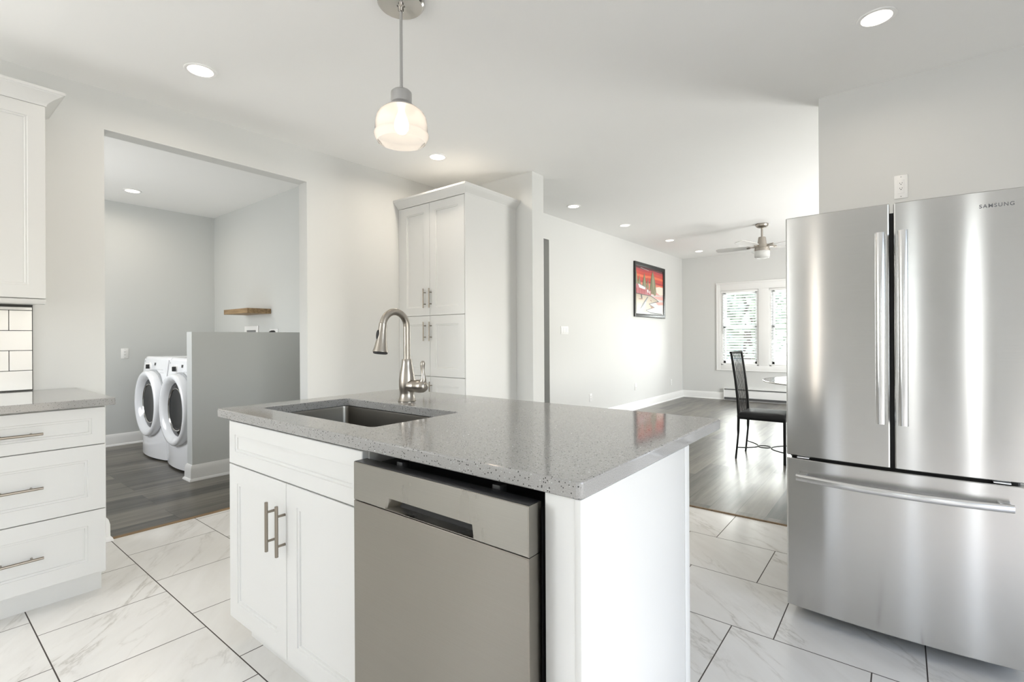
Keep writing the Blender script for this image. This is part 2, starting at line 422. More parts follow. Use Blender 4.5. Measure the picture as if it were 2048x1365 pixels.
# kitchen walls behind and to the right of the camera
mb = MB(); e = XW - T
for a, b, za, zb in ((-3.6, -2.5, 1.05, 2.25), (-1.80, -1.68, 0, 2.3), (.24, .36, .08, 2.3), (1.33, 1.51, .08, 2.3)):
    mb.box(e, YB - .13, 0, a, YB, 2.95).box(a, YB - .13, zb, b, YB, 2.95)
    if za: mb.box(a, YB - .13, 0, b, YB, za)
    e = b
mb.box(e, YB - .13, 0, XR + .1, YB, 2.95)
struct('wall_behind_camera', mb, M['wall'])
mb = MB().box(XR, YB, 0, XR + .12, -.35, 2.95).box(XR, 1.75, 0, XR + .12, 3.9, 2.95).box(XR, -.35, 2.2, XR + .12, 1.75, 2.95)
struct('wall_right', mb, M['wall'])
# laundry walls
struct('wall_laundry_back', MB().box(-7.25, -.3, 0, -7.102, 2.80, 2.95), M['wall_dimmed'])
struct('wall_laundry_right', MB().box(-7.25, 2.658, 0, XW - T, 2.80, 2.95), M['wall_dimmed'])
struct('wall_laundry_left', MB().box(-7.25, -.3, 0, -6.05, -.15, 2.95).box(-5.15, -.3, 0, XW - T, -.15, 2.95).box(-6.05, -.3, 0, -5.15, -.15, .95).box(-6.05, -.3, 2.05, -5.15, -.15, 2.95), M['wall_dimmed'])
struct('wall_partition', MB().box(-4.905, 1.612, 0, -4.79, 2.658, 1.289, .002), M['wall_dimmed'])

# baseboards with a quarter-round shoe: a profile swept along wall faces
PROF = [(0, 0), (.030, 0), (.030, .008), (.026, .018), (.017, .026), (.016, .10), (.013, .115), (.010, .128), (.004, .138), (0, .14)]
def baseboard(name, path, scale=1.0, m='trim', cap=True):
    mb = MB(); pts = [Vector((x, y, 0)) for x, y in path]; rings = []
    for i, p in enumerate(pts):
        d0 = (p - pts[i - 1]).normalized() if i else None
        d1 = (pts[i + 1] - p).normalized() if i < len(pts) - 1 else None
        nrm = [Vector((d.y, -d.x, 0)) for d in (d0, d1) if d is not None]
        n = nrm[0] if len(nrm) == 1 else (nrm[0] + nrm[1]) / (1 + nrm[0].dot(nrm[1]))
        rings.append([tuple(p + n * a * scale + Vector((0, 0, z * scale))) for a, z in PROF])
    mb.loft(rings, False, cap)
    return struct(name, mb, M[m], 30)
baseboard('baseboard_partition', [(-4.905, 2.65), (-4.905, 1.612), (-4.79, 1.612), (-4.79, 2.655)][::1])
baseboard('baseboard_laundry_back', [(-7.102, -.1), (-7.102, 2.655)])
baseboard('baseboard_dining_left', [(XD, 5.225), (XD, YFAR)])
baseboard('baseboard_far', [(XD, YFAR), (-2.72, YFAR)])
baseboard('baseboard_left', [(XW, .70), (XW, OY0), (XW - T, OY0)])
baseboard('baseboard_opening', [(XW - T, OY1), (XW, OY1), (XW, 3.0)])
baseboard('baseboard_fridge', [(-.422, 3.95), (-.422, 3.80), (XR, 3.80)])
baseboard('baseboard_return', [(-2.712, YR0), (-2.712, YR1)])

# subway tile splashback above the left worktop
zr = [.9475, 1.0551, 1.1653, 1.2749, 1.3862, 1.405]
mb = MB().box(XW, .0, .9435, XW + .004, .494, 1.43)
for i, (a, b) in enumerate(zip(zr, zr[1:])):
    e = .492; first = .092 if i % 2 else .195
    while e > .0:
        w = min(first, e); first = .2
        mb.box(XW + .002, max(e - w + .0015, 0), a + .0015, XW + .010, e - .0015, b - .0015, .0012, 1, 1); e -= w
struct('trim_3', mb, [mat('dark_grout', (.07, .07, .065), .8), mat('white_wall_tile', (.84, .84, .83), .12)], 30)

# ------------------------------------------------------------------ windows of the far wall
def window(name, x0, x1):
    mb = MB(); y0 = YFAR + .045
    f = .035
    mb.box(x0, YFAR + .01, WZ[0], x0 + f, YFAR + .12, WZ[1]).box(x1 - f, YFAR + .01, WZ[0], x1, YFAR + .12, WZ[1])
    mb.box(x0, YFAR + .01, WZ[0], x1, YFAR + .12, WZ[0] + f).box(x0, YFAR + .01, WZ[1] - f, x1, YFAR + .12, WZ[1])
    o = struct(name, mb, M['trim'])
    zm = 1.40
    for za, zb, yy in ((WZ[0] + f, zm + .02, y0 + .02), (zm - .02, WZ[1] - f, y0 + .05)):
        s = MB(); a, b = x0 + f, x1 - f; t = .04
        s.box(a, yy, za, a + t, yy + .03, zb).box(b - t, yy, za, b, yy + .03, zb).box(a, yy, za, b, yy + .03, za + t).box(a, yy, zb - t, b, yy + .03, zb)
        s.build('sash', M['trim'], o)
        MB().box(a + t, yy + .012, za + t, b - t, yy + .018, zb - t).build('pane', M['pane'], o)
    return o
window('window_1', *W1); window('window_2', *W2)
mb = MB()                                             # shared white casing with a stool
cx0, cx1, cz0, cz1 = -2.838, -1.163, .575, 2.262
mb.box(cx0, YFAR - .016, cz0, W1[0], YFAR, cz1, .003).box(W2[1], YFAR - .016, cz0, cx1, YFAR, cz1, .003)
mb.box(W1[0], YFAR - .015, WZ[1], W2[1], YFAR, cz1, .003).box(W1[0], YFAR - .015, cz0, W2[1], YFAR, WZ[0], .003)
mb.box(W1[1], YFAR - .013, WZ[0], W2[0], YFAR, WZ[1], .002)
mb.box(cx0 - .008, YFAR - .028, cz1 - .02, cx1 + .008, YFAR - .014, cz1 + .008, .004).box(cx0 - .008, YFAR - .026, cz0 - .006, cx1 + .008, YFAR - .014, cz0 + .012, .004)
mb.box(cx0 - .006, YFAR - .024, cz0, cx0 + .016, YFAR - .012, cz1, .004)
struct('trim_4', mb, M['trim'], 30)
def frame(name, pts, m='trim', bars=0):
    mb = MB()
    for b in pts: mb.box(*b)
    return struct(name, mb, M[m])
# frames of the windows and glass doors outside the picture
def frame_y(name, x0, x1, z0, z1, y, t=.06, n=1):
    mb = MB().box(x0, y, z0, x0 + t, y + .06, z1).box(x1 - t, y, z0, x1, y + .06, z1).box(x0, y, z0, x1, y + .06, z0 + t).box(x0, y, z1 - t, x1, y + .06, z1)
    for k in range(n):
        c = x0 + (x1 - x0) * (k + 1) / (n + 1); mb.box(c - .03, y, z0, c + .03, y + .06, z1)
    return struct(name, mb, M['trim'])
def frame_x(name, y0, y1, z0, z1, x, t=.06, n=1):
    mb = MB().box(x, y0, z0, x + .06, y0 + t, z1).box(x, y1 - t, z0, x + .06, y1, z1).box(x, y0, z0, x + .06, y1, z0 + t).box(x, y0, z1 - t, x + .06, y1, z1)
    for k in range(n):
        c = y0 + (y1 - y0) * (k + 1) / (n + 1); mb.box(x, c - .03, z0, x + .06, c + .03, z1)
    return struct(name, mb, M['trim'])
frame_y('window_3', -3.6, -2.5, 1.05, 2.25, YB - .11)
frame_x('door_1', -.35, 1.75, 0, 2.2, XR + .04)
frame_x('door_2', 5.95, 8.05, 0, 2.17, 2.02)
frame_y('window_5', -6.05, -5.15, .95, 2.05, -.27)

# blinds
def blind(x0, x1, label, wand_x, wand_z):
    yb = YFAR + .028
    t = thing('window_blind', label, 'blind', ((x0 + x1) / 2, yb, WZ[0]), 'venetian blinds in the dining room windows')
    x0 += .004; x1 -= .004
    MB().box(x0, yb - .028, WZ[1] - .045, x1, yb + .022, WZ[1] - .003, .004).build('headrail', M['white'], t)
    mb = MB(); z = WZ[1] - .075; a = math.radians(36); hw = .024; p = .0505
    while z > WZ[0] + .06:
        c, s = math.cos(a) * hw, math.sin(a) * hw
        mb.poly([(x0, yb - c, z - s), (x0, yb, z + .003), (x0, yb + c, z + s), (x0, yb + c, z + s - .003), (x0, yb, z), (x0, yb - c, z - s - .003)], (x1 - x0, 0, 0))
        z -= p
    mb.build('slats', M['slat'], t)
    MB().box(x0, yb - .024, WZ[0] + .012, x1, yb + .024, WZ[0] + .034, .004).build('bottom_rail', M['white'], t)
    for q in (.14, .5, .86):
        xx = x0 + (x1 - x0) * q
        MB().box(xx - .0012, yb - .026, WZ[0] + .03, xx + .0012, yb - .0245, WZ[1] - .04).build('ladder_cord', M['white'], t)
    MB().tube([(wand_x, yb - .034, WZ[1] - .04), (wand_x, yb - .036, wand_z)], .0045, 8).build('tilt_wand', M['lgrey'], t)
blind(*W1, 'white venetian blind in the left one of the two dining room windows', W1[0] + .045, 1.28)
blind(*W2, 'white venetian blind in the dining room window partly hidden by the fridge', W2[0] + .062, 1.17)

# what stands outside the far windows
def siding():
    m = mat('pale_blue_siding', (.55, .62, .70), .7)
    tc = N(m, 'ShaderNodeTexCoord'); w = N(m, 'ShaderNodeTexWave'); w.bands_direction = 'Z'; w.inputs['Scale'].default_value = 2.2
    L(m, tc.outputs['Object'], w.inputs['Vector']); L(m, ramp(m, w.outputs[0], [(0, (.40, .46, .53)), (.25, (.60, .66, .73))]), bsdf(m).inputs['Base Color']); return m
t = thing('neighbour_house', 'pale blue sided house seen through the window blind', 'house', (-4.2, 16.5, 0))
MB().box(-7.0, 16, -.6, -3.2, 20, 1.9).build('wall', siding(), t)
mb = MB().poly([(-7.2, 15.8, 1.9), (-3.0, 15.8, 1.9), (-5.1, 15.8, 2.7)], (0, 4.4, 0)); mb.build('roof', mat('grey_shingle', (.25, .25, .26), .8), t)
MB().box(-5.9, 15.95, .3, -4.9, 16.02, 1.5).build('window', M['dglass'], t)
struct('ground_outside', MB().box(-30, YFAR + .3, -.9, 25, 60, -.6), mat('lawn', (.14, .26, .07), .9))
def tree(label, x, y, h, r, seed, trunk=True):
    rnd = random.Random(seed)
    t = thing('garden_tree', label, 'tree', (x, y, -.6), None)
    MB().tube([(x, y, -.6), (x + .05, y, h * .4), (x, y + .05, h * .75)], [.16, .12, .06], 8).build('trunk', mat('bark', (.10, .07, .05), .9), t)
    mb = MB()
    for k in range(900):
        u = Vector((rnd.gauss(0, 1), rnd.gauss(0, 1), rnd.gauss(0, 1))).normalized() * rnd.random() ** .4
        c = Vector((x + u.x * r, y + u.y * r, h * .62 + u.z * h * .5)); d = Vector((rnd.uniform(-1, 1), rnd.uniform(-1, 1), rnd.uniform(-1, 1))).normalized()
        e = d.orthogonal().normalized(); s = rnd.uniform(.10, .2)
        mb.add([tuple(c - d * s), tuple(c + e * s * .45), tuple(c + d * s), tuple(c - e * s * .45)], [(0, 1, 2, 3)])
    mb.build('foliage', mat('leaves', (.42, .46, .38), .7), t, 0, False)
tree('tall leafy green tree seen through the left window blind', -3.1, 13.6, 3.4, 1.25, 3)
tree('low bright green bush in front of the blue house outside', -3.05, 12.2, .55, .6, 5)

# ------------------------------------------------------------------ cabinet pieces
def front(mb, axis, c, a0, a1, z0, z1, t=.019, rail=.068, depth=.009):
    """shaker front with a beaded inner step. axis 'y': faces -Y at y=c (a = x); axis 'x': faces +X at x=c (a = y)"""
    def pt(a, z, d): return (a, c + d, z) if axis == 'y' else (c - d, a, z)
    rings = []
    for ins, d in ((0, t), (0, .002), (.002, 0), (rail, 0), (rail + .002, .004), (rail + .010, .004), (rail + .012, depth)):
        rings.append([pt(a0 + ins, z0 + ins, d), pt(a1 - ins, z0 + ins, d), pt(a1 - ins, z1 - ins, d), pt(a0 + ins, z1 - ins, d)])
    mb.loft(rings); return mb
def bar_pull(parent, p0, p1, out, r=.0058, inset=.036, standoff=.030, m='pull', name='handle'):
    """bar between p0 and p1 standing off along -out from the surface"""
    p0, p1, out = Vector(p0), Vector(p1), Vector(out); d = (p1 - p0).normalized()
    mb = MB(); o = out * standoff
    mb.lathe_ax(p0 + o, d, [(r * .8, 0), (r, .001), (r, (p1 - p0).length - .001), (r * .8, (p1 - p0).length)], 16)
    for q in (p0 + d * inset, p1 - d * inset):
        mb.lathe_ax(q, out, [(r * .85, -.001), (r * .8, .004), (r * .72, standoff)], 12)
    return mb.build(name, M[m], parent)

# --- island sink cabinet
YI = .845; IX0, IX1 = -2.121, -1.215
t = thing('sink_base_cabinet', 'white shaker sink cabinet with two doors at the left end of the island', 'cabinet', ((IX0 + IX1) / 2, 1.1, 0))
mb = MB().box(IX0, YI + .0205, .09, IX1, 1.44, .11).box(IX0, YI + .0205, .11, IX0 + .018, 1.44, .8985).box(IX1 - .018, YI + .0205, .11, IX1, 1.44, .8985)
mb.box(IX0, 1.422, .11, IX1, 1.44, .8985).box(IX0 + .018, YI + .0205, .875, IX1 - .018, YI + .04, .8985)
mb.build('body', M['cab'], t)
MB().box(IX0 + .02, YI + .075, 0, IX1, YI + .09, .09).build('toe_kick', M['cab'], t)
d = front(MB(), 'y', YI, IX0 + .002, IX1 - .007, .727, .894, rail=.050).build('drawer_front', M['cab'], t)
GX = -1.664
front(MB(), 'y', YI, IX0 + .002, GX - .0015, .112, .722).build('door', M['cab'], t)
front(MB(), 'y', YI, GX + .0015, IX1 - .007, .112, .722).build('door', M['cab'], t)
doors = [o for o in t.children if o.name.startswith('door')]
bar_pull(doors[0], (-1.745, YI, .476), (-1.745, YI, .650), (0, -1, 0))
h = bar_pull(doors[1], (-1.672, YI, .476), (-1.672, YI, .650), (0, -1, 0))

# --- island end panel with its filler and back strip
t = thing('island_end_panel', 'plain white panel closing the right end of the island', 'panel', (-.51, 1.15, 0))
MB().box(-.583, YI, 0, -.511, YI + .018, .8985, .001).build('filler', M['cab'], t)
MB().box(-.511, YI - .001, 0, -.497, 1.434, .8985, .001).build('side_panel', M['cab'], t)
MB().box(-.515, 1.437, 0, -.4965, 1.475, .8985, .001).build('back_strip', M['cab'], t)
t2 = thing('island_back_panel', 'white back panel of the island under the worktop overhang', 'panel', (-1.3, 1.47, 0))
MB().box(IX0, 1.4415, 0, -.5165, 1.46, .8985, .001).build('board', M['cab'], t2)

# --- dishwasher
DX0, DX1, DY = -1.198, -.593, .800
t = thing('dishwasher', 'stainless steel dishwasher with a pocket handle built into the island', 'dishwasher', ((DX0 + DX1) / 2, 1.1, 0))
mb = MB().box(DX0 + .004, YI + .012, .02, DX1 - .004, 1.40, .862, .003)
mb.build('tub', M['gap'], t)
def dw_front(z0, z1, name, m, pocket=None):
    mb = MB(); r = .004
    rings = []
    if not pocket:
        mb.loft([[(DX0 + i, DY + d, z0 + i), (DX1 - i, DY + d, z0 + i), (DX1 - i, DY + d, z1 - i), (DX0 + i, DY + d, z1 - i)] for i, d in ((0, .045), (0, .002), (.002, 0))])
    else:
        a, b, zl, zh = pocket
        def rg(x0, x1, za, zb, d, sl=0): return [(x0, DY + d, za), (x1, DY + d, za), (x1 - sl, DY + d, zb), (x0 + sl, DY + d, zb)]
        mb.loft([rg(DX0, DX1, z0, z1, .045), rg(DX0, DX1, z0, z1, .002), rg(DX0 + .002, DX1 - .002, z0 + .002, z1 - .002, 0),
                 rg(a, b, zl, zh, 0, .004), rg(a + .004, b - .004, zl + .001, zh - .002, .006, .006)], cap=False)
        mb.loft([rg(a + .004, b - .004, zl + .001, zh - .002, .006, .006), rg(a + .02, b - .012, zl + .001, zh - .006, .032, .02)], cap=False, mi=0)
        mb.add(rg(a + .02, b - .012, zl + .001, zh - .006, .032, .02), [(0, 1, 2, 3)], 1)
        mb.add([(DX0, DY + .045, z0), (DX1, DY + .045, z0), (DX1, DY + .045, z1), (DX0, DY + .045, z1)], [(0, 1, 2, 3)], 0)
    return mb.build(name, m, t)
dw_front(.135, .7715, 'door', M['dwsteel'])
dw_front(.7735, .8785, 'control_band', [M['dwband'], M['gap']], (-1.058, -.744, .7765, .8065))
MB().box(DX0 + .002, DY + .003, .8787, DX1 - .002, DY + .043, .8800, .0005).build('control_top', M['blackp'], t)
for xx in (-1.06, -.72):
    MB().box(xx - .012, YI + .004, .866, xx + .012, YI + .03, .888, .002).build('latch', M['gap'], t)
MB().box(DX0 + .01, YI + .03, 0, DX1 - .01, YI + .05, .13).build('kick_plate', M['gap'], t)

# --- island worktop with the sink cut-out
SX0, SX1, SY0, SY1 = -2.225, -.493, .838, 1.795
HX0, HX1, HY0, HY1 = -2.092, -1.336, .962, 1.362
def oring(i, z): return rrect(SX0 + i, SY0 + i, SX1 - i, SY1 - i, .016 - i, z, 5)
def iring(i, z): return rrect(HX0 - i, HY0 - i, HX1 + i, HY1 + i, .020 + i, z, 5)
mb = MB().loft([oring(.0025, .9005), oring(0, .903), oring(0, .9305), oring(.0013, .9337), oring(.0045, .935),
                iring(.003, .935), iring(.0006, .9343), iring(0, .932), iring(0, .9025), iring(.0015, .9005)], closed=True)
o = mb.build('island_worktop', M['quartz'], None, 9)
o['label'] = 'speckled grey quartz worktop with a sink cut-out on the kitchen island'; o['category'] = 'worktop'

# --- undermount sink
t = thing('undermount_sink', 'rectangular stainless sink set under the island worktop', 'sink', (-1.714, 1.162, .68))
def sr(i, z, r=.03): return rrect(HX0 + i, HY0 + i, HX1 - i, HY1 - i, r, z, 6)
mb = MB().loft([sr(-.024, .9000, .045), sr(-.0235, .8985, .045), sr(-.003, .8975, .024), sr(-.002, .890, .024), sr(.001, .72, .026), sr(.006, .700, .03), sr(.020, .692, .03), sr(.12, .687, .03)], cap=False)
mb.add(sr(.12, .687, .03), [tuple(range(28))])
mb.build('basin', M['sink'], t)
mb = MB().lathe(-1.714, 1.20, [(.045, .6875), (.043, .690), (.034, .690), (.030, .6885)]); mb.build('drain', M['chrome'], t)

# --- faucet
FX, FY = -1.765, 1.460
t = thing('faucet', 'tall brushed nickel pull-down faucet on the island behind the sink', 'faucet', (FX, FY, .935))
mb = MB().lathe(FX, FY, [(.040, .935), (.0405, .939), (.037, .946), (.0325, .962), (.0315, .975), (.035, .99), (.0365, 1.01), (.0365, 1.03), (.033, 1.06), (.027, 1.09), (.0235, 1.11), (.0225, 1.125), (.0215, 1.127)], 36)
mb.build('body', M['nickel'], t)
pts = [(FX, FY, 1.126), (FX, FY, 1.20), (FX, FY, 1.272)]
rad = .066; cyy = FY - rad; czz = 1.272
for k in range(1, 15):
    a = math.radians(k * 168 / 14); pts.append((FX, cyy + rad * math.cos(a), czz + rad * math.sin(a) * 1.02))
mb = MB().tube(pts, .0155, 20, up=(1, 0, 0)); mb.build('spout', M['nickel'], t)
e0 = Vector(pts[-1]); d = (Vector((FX, 1.313, 1.146)) - e0).normalized(); ln = .128
hd = MB().lathe_ax(e0 - d * .002, d, [(.0152, 0), (.0168, .001), (.0172, .012), (.0185, .035), (.0225, .075), (.0285, .108), (.0325, .122), (.0330, ln - .002), (.031, ln)], 32).build('spray_head', M['nickel'], t)
MB().lathe_ax(e0 + d * (ln - .001), d, [(.031, 0), (.0305, .004), (.024, .0065), (.0, .007)], 32).build('nozzle', M['rubber'], hd)
side = Vector((0, 0, 1)).cross(d).normalized(); back = d.cross(Vector((1, 0, 0))).normalized()
if back.y > 0: back = -back
bc = e0 + d * .052 + back * .0175 + Vector((-.004, 0, 0))
mb = MB()
rings = []
for k, (s, q) in enumerate(((1.0, -.002), (.96, .003), (.75, .0055), (.02, .006))):
    rings.append([tuple(bc + back * q + d * math.cos(2 * PI * j / 20) * .023 * s + Vector((1, 0, 0)) * math.sin(2 * PI * j / 20) * .009 * s) for j in range(20)])
mb.loft(rings).build('spray_button', M['blackp'], hd)
hub = MB().lathe_ax((FX + .012, FY, 1.005), (1, 0, .04), [(.0275, 0), (.0275, .048), (.0262, .050), (.0262, .052), (.0285, .054), (.0295, .075), (.0275, .095), (.021, .108), (.010, .113), (0, .114)], 32)
hub.build('handle_hub', M['nickel'], t)
lv = [(FX + .090, FY, 1.012), (FX + .104, FY, 1.022), (FX + .112, FY, 1.040), (FX + .110, FY, 1.062), (FX + .106, FY, 1.082), (FX + .105, FY, 1.100), (FX + .108, FY, 1.113), (FX + .111, FY, 1.119)]
MB().tube(lv, [.022, .018, .012, .0085, .0085, .0105, .0105, .006], 16, up=(0, 1, 0)).build('lever', M['nickel'], t)

# --- left run: drawer base cabinet, worktop, wall cabinet
XC = -3.013; LY1 = .646; LY0 = .035
t = thing('drawer_base_cabinet', 'white base cabinet with three shaker drawers beside the laundry opening', 'cabinet', (-3.40, .34, 0))
MB().box(XW + .002, LY0, .10, XC - .021, LY1, .9075).build('body', M['cab'], t)
MB().box(XW + .002, LY0, 0, -3.093, LY1 - .003, .10).build('toe_kick', M['cab'], t)
for z0, z1, rl, hz in ((.7245, .900, .050, .806), (.4145, .7205, .066, .566), (.111, .4105, .066, .257)):
    dr = front(MB(), 'x', XC, LY0 + .002, LY1 - .002, z0, z1, rail=rl).build('drawer', M['cab'], t)
    bar_pull(dr, (XC, .253, hz), (XC, .421, hz), (1, 0, 0))
mb = MB().loft([rrect(XW + .0015 + i, -.002 + i, -2.983 - i, .678 - i, .006, z, 3) for i, z in ((.002, .908), (0, .910), (0, .940), (.003, .943))])
o = mb.build('left_worktop', M['quartz'], None, 9); o.name = 'worktop'
o['label'] = 'short grey quartz worktop over the white drawers at the left edge'; o['category'] = 'worktop'
t = thing('wall_cabinet', 'white shaker wall cabinet with crown moulding at the left edge', 'cabinet', (-3.6, .2, 1.405))
UX = -3.44; UY0, UY1 = -.085, .500
MB().box(XW + .002, UY0, 1.43, UX - .021, UY1, 2.43).build('body', M['cab'], t)
front(MB(), 'x', UX, UY0 + .002, UY1 - .001, 1.434, 2.42, rail=.066).build('door', M['cab'], t)
MB().box(UX - .045, UY0, 1.405, UX - .002, UY1 - .001, 1.431, .003).box(XW + .004, UY0, 1.418, UX - .045, UY1 - .001, 1.431).build('light_rail', M['cab'], t)
def crown(parent, x0, x1, y0, y1, z0, prof, sides):
    """mitred crown around a cabinet top; sides: which of (x1, y0, y1) faces flare"""
    mb = MB(); rings = []
    for o_, z in prof:
        a = y0 - (o_ if 'y0' in sides else 0); b = y1 + (o_ if 'y1' in sides else 0)
        rings.append([(x0, a, z0 + z), (x1 + o_, a, z0 + z), (x1 + o_, b, z0 + z), (x0, b, z0 + z)])
    mb.loft(rings); return mb.build('crown', M['cab'], parent, 25)
CP = [(.0, 0), (.003, 0), (.004, .008), (.010, .018), (.028, .036), (.048, .050), (.058, .056), (.060, .060), (.066, .062), (.067, .076), (.066, .077)]
crown(t, XW + .002, UX, UY0, UY1, 2.4205, [(a, b * .97) for a, b in CP], ('y1',))

# --- pantry
PY, PX0, PX1 = 3.038, -3.745, -2.905
t = thing('pantry_cabinet', 'tall white pantry cabinet with crown moulding in the corner', 'cabinet', (-3.33, 3.4, 0))
MB().box(XW + .002, PY + .021, 0, PX1, YR0 - .002, 2.46).build('body', M['cab'], t)
MB().box(XW + .003, PY + .006, .1, PX0 - .002, PY + .021, 2.455).build('filler', M['cab'], t)
MB().box(PX1 - .006, PY + .0005, 0, PX1 + .0015, PY + .022, 2.46).build('edge_strip', M['cab'], t)
PXM = -3.351
for z0, z1 in ((1.4295, 2.452), (.8785, 1.4245), (.112, .8735)):
    a = front(MB(), 'y', PY, PX0, PXM - .0015, z0, z1, rail=.075, depth=.011).build('door', M['cab'], t)
    b = front(MB(), 'y', PY, PXM + .0015, PX1 - .010, z0, z1, rail=.075, depth=.011).build('door', M['cab'], t)
    hz = {1.4295: (1.497, 1.674), .8785: (1.197, 1.372), .112: (.655, .832)}[z0]
    for q, xx in ((a, -3.408), (b, -3.330)):
        bar_pull(q, (xx, PY, hz[0]), (xx, PY, hz[1]), (0, -1, 0))
mb = MB(); rings = []
PCP = [(.0, 0), (.003, 0), (.004, .006), (.010, .014), (.026, .030), (.042, .046), (.050, .056), (.052, .060), (.056, .062), (.057, .077), (.056, .078)]
for o_, z in PCP:
    rings.append([(XW + .002, PY - o_, 2.456 + z), (PX1 + o_, PY - o_, 2.456 + z), (PX1 + o_, YR0 - .002, 2.456 + z), (XW + .002, YR0 - .002, 2.456 + z)])
mb.loft(rings).build('crown', M['cab'], t, 25)

# --- fridge
FX0, FX1, FYF, FZT = -.394, .338, 2.42, 1.732
FXM = (FX0 + FX1) / 2
BOW = .024
def fy(x):                                            # bowed front
    u = (x - FXM) / ((FX1 - FX0) / 2); return FYF - BOW * (1 - u * u)
t = thing('fridge', 'stainless steel french door fridge with bottom freezer drawer', 'fridge', (FXM, 2.8, 0))
MB().box(FX0 + .006, 2.50, .035, FX1 - .006, 3.18, 1.70, .004).build('body', M['grey'], t)
MB().box(FX0 + .05, 2.66, .0, FX1 - .05, 3.10, .05).build('base', M['gap'], t)
MB().box(FX0 + .018, 2.46, .65, FX1 - .018, 2.503, 1.66).build('gasket', M['gap'], t)
def bowed(x0, x1, z0, z1, name, n=14, back=2.463):
    mb = MB(); e = .006
    cols = [x0, x0 + e * .3, x0 + e] + [x0 + e + (x1 - x0 - 2 * e) * k / n for k in range(1, n)] + [x1 - e, x1 - e * .3, x1]
    def yy(i, x):
        q = {0: e, 1: e * .3}.get(i, {len(cols) - 1: e, len(cols) - 2: e * .3}.get(i, 0)); return fy(x) + q
    rings = []
    for i, x in enumerate(cols):
        y = yy(i, x)
        rings.append([(x, back, z0), (x, y + .003, z0), (x, y, z0 + .003), (x, y, z1 - .003), (x, y + .003, z1), (x, back, z1)])
    mb.loft(rings); return mb.build(name, M['steel'], t, 15)
dl = bowed(FX0, -.0345, .709, FZT, 'door'); dr = bowed(-.0225, FX1, .709, FZT, 'door')
fz = bowed(FX0, FX1, .060, .696, 'freezer_drawer', 26)
MB().box(-.0345 - .012, 2.43, .72, -.0225 + .012, 2.46, 1.70).build('door_seam', M['gap'], t)
for xx in (FX0 + .04, FX1 - .085): MB().box(xx, 2.415, .700, xx + .045, 2.45, .7045, .001).build('hinge_cover', M['white'], t)
def vhandle(parent, xc):
    mb = MB(); z0, z1 = .882, 1.618; n = 16; rings = []
    for k in range(n + 1):
        z = z0 + (z1 - z0) * k / n; u = 2 * k / n - 1
        so = .036 + .022 * (1 - u * u)
        yc = fy(xc) - so
        rings.append([(xc + .0155 * math.cos(a), yc + .0100 * math.sin(a), z) for a in (2 * PI * j / 16 for j in range(16))])
    mb.loft(rings)
    for z in (z0 + .02, z1 - .02): mb.box(xc - .010, fy(xc) - .038, z - .016, xc + .010, fy(xc) + .002, z + .016, .003)
    return mb.build('handle', M['barsteel'], parent)
vhandle(dl, -.0630); vhandle(dr, .0060)
mb = MB(); x0, x1, n = -.353, .302, 24; rings = []
for k in range(n + 1):
    x = x0 + (x1 - x0) * k / n; u = 2 * k / n - 1; y = fy(x) - .030 - .022 * (1 - u * u)
    rings.append([(x, y + .0095 * math.sin(a), .624 + .0145 * math.cos(a)) for a in (2 * PI * j / 16 for j in range(16))])
mb.loft(rings)
for x in (x0 + .02, x1 - .02): mb.box(x - .016, fy(x) - .032, .614, x + .016, fy(x) + .002, .634, .003)
mb.build('handle', M['barsteel'], fz)
def lettering(text, parent, size, loc, rot, m, width=None, name='lettering', extrude=.0004):
    cu = bpy.data.curves.new(name, 'FONT'); cu.body = text; cu.size = size; cu.extrude = extrude; cu.space_character = 1.25
    cu.align_x = 'LEFT'; cu.offset = .00025
    tmp = bpy.data.objects.new(name, cu); C.objects.link(tmp)
    bpy.context.view_layer.update()
    me = bpy.data.meshes.new_from_object(tmp.evaluated_get(bpy.context.evaluated_depsgraph_get()))
    bpy.data.objects.remove(tmp); bpy.data.curves.remove(cu)
    me.name = name; me.materials.clear(); me.materials.append(m)
    xs = [v.co.x for v in me.vertices]; w = max(xs) - min(xs)
    s = (width / w) if width else 1
    root = parent
    while root.parent is not None: root = root.parent
    mw = Matrix.Translation(Vector(loc) - Vector(root.location)) @ rot.to_4x4()
    for v in me.vertices: v.co = mw @ Vector((v.co.x * s, v.co.y, v.co.z))
    o = bpy.data.objects.new(name, me); C.objects.link(o); o.parent = parent
    return o
RY = Matrix.Rotation(PI / 2, 3, 'X')
sl = math.atan2(fy(.308) - fy(.219), .089)
lettering('SAMSUNG', dr, .0185, (.219, fy(.219) - .0006, 1.6725), Matrix.Rotation(sl, 3, 'Z') @ RY, mat('grey_lettering', (.16, .16, .165), .4, .5), .090)

